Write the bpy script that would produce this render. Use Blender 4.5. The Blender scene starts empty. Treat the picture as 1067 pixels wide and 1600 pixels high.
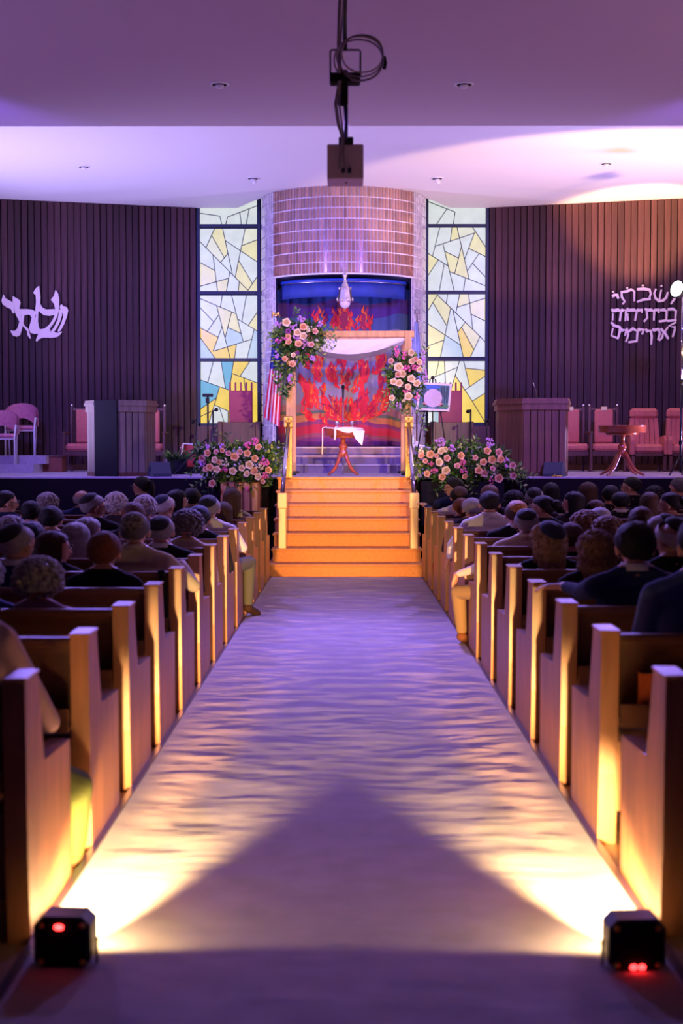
import bpy, bmesh, math, random
import numpy as np
from mathutils import Vector, Matrix, Euler, noise as mnoise

# ------------------------------------------------------------------ camera
scene = bpy.context.scene
COL = scene.collection
F = 2222.0; EYE = 1.66; CAMX = 0.04
PITCH = math.atan(108/F); YAW = math.atan(7.0/F)
cam_data = bpy.data.cameras.new('camera')
cam = bpy.data.objects.new('camera', cam_data); COL.objects.link(cam)
cam.location = (CAMX, 0, EYE)
cam.rotation_euler = Euler((math.pi/2 - PITCH, math.radians(0.0), YAW), 'XYZ')
cam_data.sensor_fit = 'VERTICAL'; cam_data.sensor_height = 36.0
cam_data.lens = 36.0*F/1600.0
cam_data.clip_end = 200
cam_data.dof.use_dof = True
cam_data.dof.focus_distance = 19.0
cam_data.dof.aperture_fstop = 2.6
scene.camera = cam

def _ray(px, py):
    x = (px-533.5)/F; y = (800-py)/F
    cp, sp = math.cos(PITCH), math.sin(PITCH); cy, sy = math.cos(YAW), math.sin(YAW)
    fw = (-sy*cp, cy*cp, -sp); rt = (cy, sy, 0); up = (-sy*sp, cy*sp, cp)
    return [fw[i]+x*rt[i]+y*up[i] for i in range(3)]
def P(px, py, Y):
    d = _ray(px, py); t = Y/d[1]
    return Vector((CAMX+d[0]*t, Y, EYE+d[2]*t))
def G(px, py, z=0.0):
    d = _ray(px, py); t = (z-EYE)/d[2]
    return Vector((CAMX+d[0]*t, d[1]*t, z))

# ------------------------------------------------------------------ world, exposure, lights
scene.view_settings.view_transform = 'Standard'
scene.view_settings.look = 'None'
scene.view_settings.exposure = 0.0
scene.view_settings.gamma = 1.0
scene.view_settings.use_curve_mapping = False
world = bpy.data.worlds.new('world'); scene.world = world
world.use_nodes = True
world.node_tree.nodes['Background'].inputs[0].default_value = (0.22, 0.13, 0.85, 1)
world.node_tree.nodes['Background'].inputs[1].default_value = 0.035

def spot(name, loc, target, energy, color, angle, blend=0.5, size=0.15):
    d = bpy.data.lights.new(name, 'SPOT'); d.energy = energy; d.color = color
    d.spot_size = math.radians(angle); d.spot_blend = blend; d.shadow_soft_size = size
    o = bpy.data.objects.new(name, d); COL.objects.link(o); o.location = loc
    o.rotation_euler = (Vector(target)-Vector(loc)).to_track_quat('-Z', 'Y').to_euler()
    return o
PURP = (0.42, 0.20, 1.0); LAV = (0.62, 0.42, 1.0); BLUE = (0.18, 0.2, 1.0); WARM = (1.0, 0.62, 0.32)
# coloured uplights standing at the two sides of the platform, washing the ceiling
spot('uplight_beam_left', (-5.6, 19.6, 1.5), (-2.5, 20.6, 5.6), 1500, (0.50, 0.42, 1.0), 130, 0.8, 0.2)
spot('uplight_beam_right', (5.6, 19.6, 1.5), (2.2, 20.4, 5.6), 1000, (0.55, 0.42, 1.0), 130, 0.8, 0.2)
# added fill spots out of view at the hall sides, brightening the lower ceiling
spot('hall_fill_left', (-7.5, 11.0, 0.8), (-1.5, 13.5, 5.1), 600, (0.52, 0.32, 1.0), 120, 0.9, 0.2)
spot('hall_fill_right', (7.5, 11.0, 0.8), (1.5, 13.5, 5.1), 600, (0.85, 0.46, 0.85), 120, 0.9, 0.2)
# unseen added spots below the lower ceiling, putting purple light on the platform
spot('wash_fill_left', (-4.2, 13.5, 5.0), (-1.6, 23.0, 2.0), 2400, (0.21, 0.13, 1.0), 62, 0.9, 0.15)
spot('wash_fill_right', (4.2, 13.5, 5.0), (1.6, 23.0, 2.0), 2000, (0.28, 0.14, 1.0), 62, 0.9, 0.15)
# purple light over the audience, thrown back from above the platform edge
spot('audience_beam_left', (-3.4, 17.8, 5.5), (-2.2, 10.0, 0.8), 1300, (0.30, 0.20, 1.0), 95, 0.9, 0.2)
spot('audience_beam_right', (3.4, 17.8, 5.5), (2.2, 10.0, 0.8), 1300, (0.32, 0.20, 1.0), 95, 0.9, 0.2)
spot('aisle_beam', (0.0, 16.6, 5.55), (0.0, 8.5, 0.0), 3600, (0.30, 0.21, 1.0), 64, 1.0, 0.25)
# warm front light on the canopy
spot('front_beam', (2.6, 1.0, 4.6), (0.0, 21.0, 2.3), 8500, (1.0, 0.72, 0.50), 14, 0.7, 0.08)
# ------------------------------------------------------------------ helpers
random.seed(7)
def lin(c):
    if isinstance(c, str):
        c = [int(c[i:i+2], 16)/255 for i in (0, 2, 4)]
    return tuple(v/12.92 if v <= 0.04045 else ((v+0.055)/1.055)**2.4 for v in c[:3])
_M = {}
def mat(name, col, rough=0.6, metal=0.0, var=0.0, vscale=8.0, bump=0.0, bscale=60.0, emit=None, estr=1.0,
        rand=0.0, stretch=None, coat=0.0, spec=0.5, sheen=0.0, ior=None):
    if name in _M: return _M[name]
    m = bpy.data.materials.new(name); m.use_nodes = True
    nt = m.node_tree; b = nt.nodes['Principled BSDF']
    c = lin(col) if isinstance(col, str) else col
    b.inputs['Base Color'].default_value = (*c, 1)
    b.inputs['Roughness'].default_value = rough
    b.inputs['Metallic'].default_value = metal
    b.inputs['Specular IOR Level'].default_value = spec
    b.inputs['Coat Weight'].default_value = coat
    if ior: b.inputs['IOR'].default_value = ior
    b.inputs['Sheen Weight'].default_value = sheen
    src = None
    if var or bump:
        tc = nt.nodes.new('ShaderNodeTexCoord'); mp = nt.nodes.new('ShaderNodeMapping')
        nt.links.new(tc.outputs['Object'], mp.inputs[0])
        if stretch: mp.inputs['Scale'].default_value = stretch
    if var:
        n = nt.nodes.new('ShaderNodeTexNoise'); n.inputs['Scale'].default_value = vscale; n.inputs['Detail'].default_value = 5
        nt.links.new(mp.outputs[0], n.inputs['Vector'])
        r = nt.nodes.new('ShaderNodeValToRGB')
        r.color_ramp.elements[0].position = 0.3; r.color_ramp.elements[1].position = 0.7
        r.color_ramp.elements[0].color = (*[v*(1-var) for v in c], 1)
        r.color_ramp.elements[1].color = (*[min(1, v*(1+var)) for v in c], 1)
        nt.links.new(n.outputs['Fac'], r.inputs[0]); src = r.outputs[0]
    if rand:
        oi = nt.nodes.new('ShaderNodeObjectInfo'); mr = nt.nodes.new('ShaderNodeMapRange')
        mr.inputs['To Min'].default_value = 1-rand; mr.inputs['To Max'].default_value = 1+rand
        nt.links.new(oi.outputs['Random'], mr.inputs['Value'])
        mx = nt.nodes.new('ShaderNodeVectorMath'); mx.operation = 'SCALE'
        if src: nt.links.new(src, mx.inputs[0])
        else: mx.inputs[0].default_value = c
        nt.links.new(mr.outputs[0], mx.inputs['Scale']); src = mx.outputs[0]
    if src: nt.links.new(src, b.inputs['Base Color'])
    if bump:
        n2 = nt.nodes.new('ShaderNodeTexNoise'); n2.inputs['Scale'].default_value = bscale; n2.inputs['Detail'].default_value = 4
        nt.links.new(mp.outputs[0], n2.inputs['Vector'])
        bp = nt.nodes.new('ShaderNodeBump'); bp.inputs['Strength'].default_value = bump; bp.inputs['Distance'].default_value = 0.01
        nt.links.new(n2.outputs['Fac'], bp.inputs['Height']); nt.links.new(bp.outputs[0], b.inputs['Normal'])
    if emit is not None:
        e = lin(emit) if isinstance(emit, str) else emit
        b.inputs['Emission Color'].default_value = (*e, 1); b.inputs['Emission Strength'].default_value = estr
    _M[name] = m
    return m

class MB:
    def __init__(s): s.v = []; s.f = []; s.m = []; s.sm = []
    def add(s, vs, fs, mi=0, smooth=False):
        o = len(s.v); s.v += [tuple(v) for v in vs]
        for f in fs: s.f.append(tuple(i+o for i in f)); s.m.append(mi); s.sm.append(smooth)
        return s
    def box(s, lo, hi, mi=0, bev=0.0):
        x0, y0, z0 = lo; x1, y1, z1 = hi
        if bev <= 0:
            vs = [(x0,y0,z0),(x1,y0,z0),(x1,y1,z0),(x0,y1,z0),(x0,y0,z1),(x1,y0,z1),(x1,y1,z1),(x0,y1,z1)]
            s.add(vs, [(0,3,2,1),(4,5,6,7),(0,1,5,4),(1,2,6,5),(2,3,7,6),(3,0,4,7)], mi)
        else:
            b = min(bev, (x1-x0)*.49, (y1-y0)*.49, (z1-z0)*.49); vs = []; idx = {}
            for ix, X in ((0,(x0,x0+b)),(1,(x1,x1-b))):
                for iy, Y in ((0,(y0,y0+b)),(1,(y1,y1-b))):
                    for iz, Z in ((0,(z0,z0+b)),(1,(z1,z1-b))):
                        for a in range(3):
                            idx[(ix,iy,iz,a)] = len(vs)
                            vs.append((X[0] if a == 0 else X[1], Y[0] if a == 1 else Y[1], Z[0] if a == 2 else Z[1]))
            fs = []
            g = lambda a, b_, c, k: idx[(a,b_,c,k)]
            fs += [(g(0,0,0,0),g(0,0,1,0),g(0,1,1,0),g(0,1,0,0)),(g(1,0,0,0),g(1,1,0,0),g(1,1,1,0),g(1,0,1,0))]
            fs += [(g(0,0,0,1),g(1,0,0,1),g(1,0,1,1),g(0,0,1,1)),(g(0,1,0,1),g(0,1,1,1),g(1,1,1,1),g(1,1,0,1))]
            fs += [(g(0,0,0,2),g(0,1,0,2),g(1,1,0,2),g(1,0,0,2)),(g(0,0,1,2),g(1,0,1,2),g(1,1,1,2),g(0,1,1,2))]
            for i in (0,1):
                for j in (0,1):
                    q = [(g(i,j,0,0),g(i,j,0,1),g(i,j,1,1),g(i,j,1,0)), (g(i,0,j,0),g(i,0,j,2),g(i,1,j,2),g(i,1,j,0)), (g(0,i,j,1),g(0,i,j,2),g(1,i,j,2),g(1,i,j,1))]
                    for k, f in enumerate(q):
                        fs.append(f if ((i+j) % 2 == 0) ^ (k == 1) else f[::-1])
            for i in (0,1):
                for j in (0,1):
                    for k in (0,1):
                        f = (g(i,j,k,0),g(i,j,k,1),g(i,j,k,2)); fs.append(f if (i+j+k) % 2 else f[::-1])
            s.add(vs, fs, mi)
        return s
    def tube(s, pts, r, n=8, mi=0, cap=True, closed=False, smooth=True):
        pts = [Vector(p) for p in pts]; N = len(pts)
        rs = r if isinstance(r, (list, tuple)) else [r]*N
        vs = []; fs = []; up = None
        for i, p in enumerate(pts):
            if closed: d = (pts[(i+1) % N]-pts[i-1]).normalized()
            else: d = (pts[min(i+1, N-1)]-pts[max(i-1, 0)]).normalized()
            if up is None: up = Vector((0,0,1)) if abs(d.z) < .9 else Vector((0,1,0))
            a = d.cross(up)
            if a.length < 1e-5: up = Vector((1,0,0)); a = d.cross(up)
            a.normalize(); b = a.cross(d).normalized(); up = b
            for k in range(n):
                t = 2*math.pi*k/n; vs.append(p + a*math.cos(t)*rs[i] + b*math.sin(t)*rs[i])
        for i in range(N if closed else N-1):
            j = (i+1) % N
            for k in range(n):
                l = (k+1) % n; fs.append((i*n+k, i*n+l, j*n+l, j*n+k))
        if cap and not closed:
            fs.append(tuple(range(n))[::-1]); fs.append(tuple((N-1)*n+k for k in range(n)))
        return s.add(vs, fs, mi, smooth)
    def lathe(s, prof, n=16, c=(0,0,0), mi=0, smooth=True, sx=1.0, sy=1.0):
        vs = []; fs = []
        for r, z in prof:
            for k in range(n):
                t = 2*math.pi*k/n; vs.append((c[0]+r*sx*math.cos(t), c[1]+r*sy*math.sin(t), c[2]+z))
        for i in range(len(prof)-1):
            for k in range(n):
                l = (k+1) % n; fs.append((i*n+k, i*n+l, (i+1)*n+l, (i+1)*n+k))
        fs.append(tuple(range(n))[::-1]); fs.append(tuple((len(prof)-1)*n+k for k in range(n)))
        return s.add(vs, fs, mi, smooth)
    def sphere(s, c, r, n=10, m=7, mi=0, smooth=True):
        rx, ry, rz = r if isinstance(r, (tuple, list)) else (r, r, r)
        vs = [(c[0], c[1], c[2]-rz)]; fs = []
        for i in range(1, m):
            a = -math.pi/2+math.pi*i/m
            for k in range(n):
                t = 2*math.pi*k/n; vs.append((c[0]+rx*math.cos(a)*math.cos(t), c[1]+ry*math.cos(a)*math.sin(t), c[2]+rz*math.sin(a)))
        vs.append((c[0], c[1], c[2]+rz)); L = len(vs)-1
        for k in range(n):
            l = (k+1) % n; fs.append((0, 1+l, 1+k))
            for i in range(m-2):
                fs.append((1+i*n+k, 1+i*n+l, 1+(i+1)*n+l, 1+(i+1)*n+k))
            fs.append((1+(m-2)*n+k, 1+(m-2)*n+l, L))
        return s.add(vs, fs, mi, smooth)
    def prism(s, poly, d, mi=0, to3=None):
        # poly: list of 2-D points; to3(u, v, w) -> 3-D
        to3 = to3 or (lambda u, v, w: (u, w, v))
        A = sum(poly[i][0]*poly[(i+1) % len(poly)][1]-poly[(i+1) % len(poly)][0]*poly[i][1] for i in range(len(poly)))
        if A < 0: poly = poly[::-1]
        n = len(poly)
        w0, w1 = d if isinstance(d, (tuple, list)) else (0, d)
        vs = [to3(u, v, w0) for u, v in poly]+[to3(u, v, w1) for u, v in poly]
        fs = [tuple(range(n)), tuple(range(n, 2*n))[::-1]]
        for i in range(n):
            j = (i+1) % n; fs.append((i, i+n, j+n, j))
        return s.add(vs, fs, mi)
    def grid(s, fn, nu, nv, mi=0, smooth=True):
        vs = [fn(i/nu, j/nv) for j in range(nv+1) for i in range(nu+1)]
        fs = [(j*(nu+1)+i, j*(nu+1)+i+1, (j+1)*(nu+1)+i+1, (j+1)*(nu+1)+i) for j in range(nv) for i in range(nu)]
        return s.add(vs, fs, mi, smooth)
    def mesh(s, name, mats):
        me = bpy.data.meshes.new(name); me.from_pydata(s.v, [], s.f); me.validate(); me.update()
        for m in (mats if isinstance(mats, (list, tuple)) else [mats]): me.materials.append(m)
        if len(me.polygons) == len(s.f):
            me.polygons.foreach_set('material_index', s.m); me.polygons.foreach_set('use_smooth', s.sm)
        return me
    def build(s, name, mats, parent=None, loc=None, rot=None):
        return obj(name, s.mesh(name, mats), parent, loc, rot)

def obj(name, me, parent=None, loc=None, rot=None):
    o = bpy.data.objects.new(name, me); COL.objects.link(o)
    if parent: o.parent = parent
    if loc is not None: o.location = loc
    if rot is not None: o.rotation_euler = rot
    return o
def tag(o, label, cat, group=None):
    o['label'] = label; o['category'] = cat
    if group: o['group'] = group
    return o
def thing(name, label, cat, loc=(0,0,0), rz=0.0, group=None):
    o = obj(name, None, None, loc, (0,0,rz)); o.empty_display_size = 0.2
    return tag(o, label, cat, group)
def struct(o, label=None):
    o['kind'] = 'structure'
    if label: o['label'] = label
    return o
def copy_tree(o, parent=None):
    c = o.copy(); COL.objects.link(c); c.parent = parent
    for ch in [x for x in list(bpy.data.objects) if x.parent == o]: copy_tree(ch, c)
    return c

# ------------------------------------------------------------------ materials
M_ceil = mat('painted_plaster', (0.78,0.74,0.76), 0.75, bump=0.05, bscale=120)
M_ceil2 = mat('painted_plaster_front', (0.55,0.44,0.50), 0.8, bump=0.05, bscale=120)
M_plank = mat('walnut_plank', (0.056,0.022,0.027), 0.5, spec=0.3, var=0.45, vscale=3.0, rand=0.35, bump=0.12, bscale=25, stretch=(6,6,0.35))
M_black = mat('matt_black', (0.010,0.009,0.012), 0.7, spec=0.1)
M_blackm = mat('black_metal', (0.02,0.02,0.024), 0.35, metal=0.6)
M_dkwood = mat('dark_wood', (0.10,0.035,0.022), 0.4, var=0.35, vscale=4, stretch=(5,5,0.5))
M_redwood = mat('mahogany', (0.30,0.055,0.02), 0.22, var=0.3, vscale=6, coat=0.4)
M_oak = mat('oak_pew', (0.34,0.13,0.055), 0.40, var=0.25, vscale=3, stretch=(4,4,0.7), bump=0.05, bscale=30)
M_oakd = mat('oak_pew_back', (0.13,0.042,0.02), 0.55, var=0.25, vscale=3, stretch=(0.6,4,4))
M_pine = mat('pine_post', (0.62,0.30,0.11), 0.45, var=0.25, vscale=4, stretch=(5,5,0.6))
M_carpet = mat('aisle_carpet_pile', (0.44,0.38,0.42), 0.95, var=0.12, vscale=6, bump=0.35, bscale=220, sheen=0.2)
M_floor = mat('floor_vinyl', (0.42,0.26,0.14), 0.5, var=0.2, vscale=5, bump=0.05)
M_stepcarpet = mat('step_carpet', (0.64,0.29,0.11), 0.95, var=0.12, vscale=30, bump=0.3, bscale=150)
M_stagecarpet = mat('platform_carpet', (0.42,0.36,0.46), 0.95, var=0.1, vscale=30, bump=0.3, bscale=150)
M_navy = mat('navy_cloth', (0.015,0.04,0.26), 0.7, var=0.2, vscale=5)
M_navyw = mat('navy_wall', (0.02,0.02,0.09), 0.7)
M_tile = mat('glazed_tile', (0.36,0.18,0.13), 0.12, rand=0.30, var=0.15, vscale=9, ior=2.0)
M_tilestuff = mat('glazed_tile_far', (0.36,0.18,0.13), 0.08, var=0.35, vscale=11, ior=2.3)
M_tilerefl = mat('glazed_tile_reflection', (0.60,0.56,0.58), 0.07, var=0.25, vscale=11, ior=2.3)  # paler base puts the windows' reflection into the colour of the flank tiles
M_grout = mat('white_grout', (0.92,0.88,0.90), 0.6)
M_brass = mat('brass', (0.75,0.50,0.16), 0.22, metal=1.0)
M_chrome = mat('chrome', (0.75,0.72,0.78), 0.12, metal=1.0)
M_silver = mat('silver', (0.75,0.68,0.72), 0.25, metal=1.0)
M_white = mat('white_cloth', (0.85,0.82,0.85), 0.8, bump=0.1, bscale=80)
M_whitep = mat('white_paint', (0.8,0.78,0.8), 0.5)
M_letter = mat('cream_letter', (0.86,0.72,0.72), 0.55)
M_pink = mat('pink_upholstery', (0.58,0.17,0.13), 0.75, var=0.1, vscale=20, bump=0.15, bscale=200)
M_pinkch = mat('rose_upholstery', (0.60,0.22,0.30), 0.8, var=0.12, vscale=20)
M_crimson = mat('crimson_leather', (0.30,0.008,0.06), 0.45)
M_lead = mat('window_lead', (0.02,0.03,0.06), 0.5, metal=0.3)
M_sign = mat('sign_cream', (0.7,0.6,0.5), 0.5)
M_gold = mat('gold_post', (0.55,0.30,0.07), 0.45, metal=0.5, var=0.25, vscale=30)
# ------------------------------------------------------------------ setting
ZS = 1.20; ZC = 5.665; ZN = 5.16; STAIR_Y = 17.44; STAGE_Y = 19.24; ZP = ZS+0.40; RISE = ZS/7
AX = 0.045   # middle of the aisle
def half_aisle(y): return 1.029-(y-5.14)*0.0074
YW = 24.55; RC = 1.345; YC = 23.70
struct(MB().box((-9.2,-2,-0.1),(9.2,25.2,0.0)).build('floor', M_floor), 'pale floor under the pews')
# aisle carpet with real ripples
def carpet_pt(u, v):
    y = 1.2+(STAIR_Y-1.2)*v; hw = half_aisle(y); x = AX-hw+2*hw*u
    yy = y+.12*mnoise.noise(Vector((x*1.3, y*1.1, 7)))
    h = mnoise.noise(Vector((x*2.6, yy*6.0, 0)))*0.0045 + mnoise.noise(Vector((x*6.0, yy*19.0, 3)))*0.0026 + mnoise.noise(Vector((x*14.0, y*40.0, 5)))*0.0012
    e = min(1, min(u, 1-u)*14)
    return (x, y, 0.016+h*e)
o = MB().grid(carpet_pt, 90, 620).build('aisle_carpet', M_carpet)
tag(o, 'pale rippled carpet runner along the aisle up to the steps', 'carpet')
for k, s in enumerate((-1, 1)):
    struct(MB().prism([(AX+s*half_aisle(1.2)-.014,1.2),(AX+s*half_aisle(1.2)+.014,1.2),(AX+s*half_aisle(STAIR_Y)+.014,STAIR_Y),(AX+s*half_aisle(STAIR_Y)-.014,STAIR_Y)], (0,.026), 0, lambda u,v,w: (u,v,w)).build('trim_%d' % (k+1), mat('edge_strip', (0.05,0.03,0.05), 0.3, metal=0.5)), 'dark strip along the carpet edge')
# ceilings
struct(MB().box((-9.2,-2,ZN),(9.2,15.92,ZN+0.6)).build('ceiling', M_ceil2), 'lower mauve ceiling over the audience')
edge = [(-9.2,22.6),(-5.70,23.6),(-2.52,24.5),(-1.82,24.5),(-1.72,24.3),(-1.60,24.02),(-1.49,23.78),(-1.39,23.6),(-1.25,23.35),(-1.0,23.1),
        (1.0,23.1),(1.25,23.35),(1.39,23.6),(1.49,23.78),(1.60,24.02),(1.72,24.3),(1.82,24.5),(2.45,24.5),(5.60,23.55),(9.2,22.46)]
poly = [(-9.2,15.9)]+edge+[(9.2,15.9)]
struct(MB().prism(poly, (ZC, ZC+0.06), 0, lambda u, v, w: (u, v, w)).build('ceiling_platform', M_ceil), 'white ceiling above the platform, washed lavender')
# outer walls of the hall (outside the view)
for s, n in ((-1,'wall_left_hall'),(1,'wall_right_hall')):
    struct(MB().box((s*9.2-0.1,-2,0),(s*9.2+0.1,25,6)).build(n, mat('hall_wall',(0.30,0.24,0.25),0.8)), 'side wall of the hall')
# panelled platform walls: each plank its own object
def plank_wall(name, A, B, label):
    A = Vector((A[0],A[1],0)); B = Vector((B[0],B[1],0)); d = (B-A).normalized(); L = (B-A).length
    nrm = Vector((d.y,-d.x,0))
    if nrm.y > 0: nrm = -nrm
    rz = math.atan2(d.y, d.x)
    sgn = -1 if (Matrix.Rotation(rz,3,'Z') @ Vector((0,-1,0))).dot(nrm) > 0 else 1
    # local frame: x along the wall, sgn*y towards the room
    root = struct(MB().box((0,min(0.004*sgn,-0.09*sgn),0),(L,max(0.004*sgn,-0.09*sgn),ZC-ZS)).build(name, M_black, None, (A.x,A.y,ZS), (0,0,rz)), label)
    w = 0.108; n = int(L/w); meshes = []
    for wv in (0.096, 0.092, 0.099):
        y0, y1 = sorted((0.0, sgn*0.04))
        meshes.append(MB().box((0, y0, 0.10), (wv, y1, ZC-ZS), 0, 0.004).mesh('plank', M_plank))
    for i in range(n):
        obj('plank', random.choice(meshes), root, (i*w, sgn*random.uniform(0.0,0.012), 0))
    MB().box((0, min(0,sgn*0.055), 0),(L, max(0,sgn*0.055), 0.10)).build('baseboard', M_dkwood, root)
    return root
plank_wall('wall_left', (-2.54,24.5), (-7.8,23.0), 'dark purple brown wall of upright wooden planks left of the window')
plank_wall('wall_right', (2.50,24.5), (7.8,22.9), 'dark brown wall of upright wooden planks right of the window')

# ---- stained glass windows
GL = {}
def glass(kind):
    cols = {'w': (0.66,0.71,0.70), 'v': (0.72,0.73,0.58), 'p': (0.76,0.71,0.38), 'y': (0.85,0.62,0.08), 'b': (0.15,0.43,0.60), 'l': (0.48,0.60,0.72)}
    if kind not in GL:
        c = cols[kind]
        m = bpy.data.materials.new('glass_'+kind); m.use_nodes = True; nt = m.node_tree; b = nt.nodes['Principled BSDF']
        b.inputs['Base Color'].default_value = (c[0]*.06,c[1]*.06,c[2]*.06,1); b.inputs['Roughness'].default_value = 0.25
        tc = nt.nodes.new('ShaderNodeTexCoord'); n = nt.nodes.new('ShaderNodeTexNoise'); n.inputs['Scale'].default_value = 5; n.inputs['Detail'].default_value = 4
        nt.links.new(tc.outputs['Object'], n.inputs['Vector'])
        r = nt.nodes.new('ShaderNodeValToRGB'); r.color_ramp.elements[0].position = .3; r.color_ramp.elements[1].position = .75
        r.color_ramp.elements[0].color = (*[v*.92 for v in c],1); r.color_ramp.elements[1].color = (*[min(1,v*1.08) for v in c],1)
        nt.links.new(n.outputs['Fac'], r.inputs[0]); nt.links.new(r.outputs[0], b.inputs['Emission Color'])
        b.inputs['Emission Strength'].default_value = 1.0
        GL[kind] = m
    return GL[kind]
def faces_of(rect, segs):
    # planar subdivision of a rectangle by line segments: returns the closed cells
    x0, y0, x1, y1 = rect; S = [((x0,y0),(x1,y0)),((x1,y0),(x1,y1)),((x1,y1),(x0,y1)),((x0,y1),(x0,y0))]
    for a, b, c, d in segs:
        L = math.hypot(c-a, d-b); ex, ey = (c-a)/L*27, (d-b)/L*27
        S.append(((a-ex,b-ey),(c+ex,d+ey)))
    V = []
    def vid(p):
        for i, v in enumerate(V):
            if abs(v[0]-p[0])+abs(v[1]-p[1]) < 9: return i
        V.append(p); return len(V)-1
    for k in range(4): vid(S[k][0])
    E = set()
    for i, (p, q) in enumerate(S):
        ts = []
        for j, (r, t) in enumerate(S):
            if i == j: continue
            d = (q[0]-p[0])*(t[1]-r[1])-(q[1]-p[1])*(t[0]-r[0])
            if abs(d) < 1e-6: continue
            u = ((r[0]-p[0])*(t[1]-r[1])-(r[1]-p[1])*(t[0]-r[0]))/d; w = ((r[0]-p[0])*(q[1]-p[1])-(r[1]-p[1])*(q[0]-p[0]))/d
            if -1e-6 <= u <= 1+1e-6 and -1e-6 <= w <= 1+1e-6: ts.append(u)
        ts.sort(); ids = []
        for u in ts:
            v = vid((p[0]+u*(q[0]-p[0]), p[1]+u*(q[1]-p[1])))
            if not ids or ids[-1] != v: ids.append(v)
        for a, b in zip(ids, ids[1:]): E.add((min(a,b),max(a,b)))
    while True:
        deg = {}
        for a, b in E: deg[a] = deg.get(a,0)+1; deg[b] = deg.get(b,0)+1
        bad = [e for e in E if deg[e[0]] < 2 or deg[e[1]] < 2]
        if not bad: break
        E -= set(bad)
    nb = {}
    for a, b in E: nb.setdefault(a,[]).append(b); nb.setdefault(b,[]).append(a)
    for a in nb: nb[a].sort(key=lambda b: math.atan2(V[b][1]-V[a][1], V[b][0]-V[a][0]))
    seen = set(); F_ = []
    for a, b in [e for e in E]+[(b,a) for a,b in E]:
        if (a,b) in seen: continue
        f = []; u, v = a, b
        while (u,v) not in seen:
            seen.add((u,v)); f.append(u); l = nb[v]; w = l[(l.index(u)-1) % len(l)]; u, v = v, w
        A = sum(V[f[i]][0]*V[f[(i+1)%len(f)]][1]-V[f[(i+1)%len(f)]][0]*V[f[i]][1] for i in range(len(f)))/2
        if A > 300: F_.append([V[i] for i in f])
    return F_, [(V[a],V[b]) for a,b in E]
def inside(p, q):
    c = False
    for i in range(len(p)):
        a, b = p[i], p[(i+1)%len(p)]
        if (a[1] > q[1]) != (b[1] > q[1]) and q[0] < (b[0]-a[0])*(q[1]-a[1])/(b[1]-a[1])+a[0]: c = not c
    return c
def window(name, x0, x1, panels, label):
    za, zb = 1.98, 6.30
    root = struct(obj(name, None, None, ((x0+x1)/2, YW, za)), label); cx = (x0+x1)/2
    MB().box((x0-cx-.05,0.03,-.02),(x1-cx+.05,0.06,zb-za)).build('lead_sheet', M_lead, root)
    fr = MB()
    for xx in (x0-cx, x1-cx): fr.box((xx-.028,-.05,-.03),(xx+.028,.05,zb-za))
    fr.box((x0-cx,-.05,-.05),(x1-cx,.05,.02))
    fr.build('frame', M_lead, root)
    for zz in (3.089, 4.232, 5.37):
        MB().box((x0-cx,-.04,zz-.026-za),(x1-cx,.05,zz+.026-za)).build('mullion', M_lead, root)
    for (org, rect, segs, cols) in panels:
        polys, edges = faces_of(rect, segs)
        def W2(u, v):
            q = P(org[0]+u/8.89, org[1]+v/8.89, YW); return (min(max(q.x, x0+.02), x1-.02)-cx, q.z-za)
        for p in polys:
            k = 'w'
            for (cxx, cyy, kk) in cols:
                if inside(p, (cxx, cyy)): k = kk
            MB().prism([W2(u, v) for u, v in p], (0.012, 0.03)).build('pane', glass(k), root)
        for a, b in edges:
            a, b = Vector(W2(*a)), Vector(W2(*b)); L = (b-a).length
            if L < .03: continue
            n = Vector((-(b-a).y, (b-a).x))/L*.0062
            MB().prism([tuple(a+n),tuple(b+n),tuple(b-n),tuple(a-n)], (0.002, 0.014)).build('lead_came', M_lead, root)
    return root
LW = [
 ((300,310),(105,-420,912,372),[(340,40,415,372),(550,20,465,372),(110,205,385,245),(500,255,895,105),(640,0,685,372),(840,-100,750,372)],[(300,650,'v')]),
 ((300,310),(105,415,912,1305),[(425,420,560,1050),(110,600,780,1280),(460,585,912,885),(735,430,600,1085),(310,425,195,680),(270,510,445,820),(495,765,400,885),(695,655,905,575),(645,860,835,1175),(912,1075,778,1275),(290,785,355,1300),(110,890,315,1000),(110,1220,505,1110),(520,1040,475,1300),(655,1160,640,1300)],
  [(380,560,'p'),(300,650,'v'),(820,700,'p'),(220,1050,'p'),(400,1220,'p'),(700,1050,'p'),(870,1200,'p'),(820,530,'v')]),
 ((300,450),(110,100,920,980),[(110,145,615,360),(420,105,395,260),(550,105,710,745),(755,105,690,465),(630,430,920,605),(920,325,780,520),(345,260,530,975),(110,270,295,465),(370,375,220,590),(110,550,355,680),(415,540,290,885),(545,345,460,690),(500,550,680,630),(110,685,320,975),(290,880,820,715),(860,590,765,975),(615,780,590,975)],
  [(450,400,'p'),(600,480,'p'),(870,470,'p'),(230,670,'y'),(400,900,'y'),(550,870,'y'),(580,680,'l'),(190,860,'l'),(860,850,'l')]),
 ((300,555),(115,85,925,970),[(115,343,510,483),(295,90,220,375),(405,90,465,470),(575,90,520,485),(800,90,670,285),(560,255,925,390),(720,320,760,640),(380,445,310,690),(310,690,500,775),(120,745,330,600),(120,850,290,770),(310,690,225,968),(385,740,455,960),(925,535,760,700),(780,740,925,865),(500,480,760,560),(500,600,500,968)],
  [(490,250,'b'),(230,520,'b'),(670,170,'y'),(640,330,'y'),(420,580,'y'),(260,680,'y'),(160,900,'y'),(150,770,'y'),(890,690,'y')])]
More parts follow.
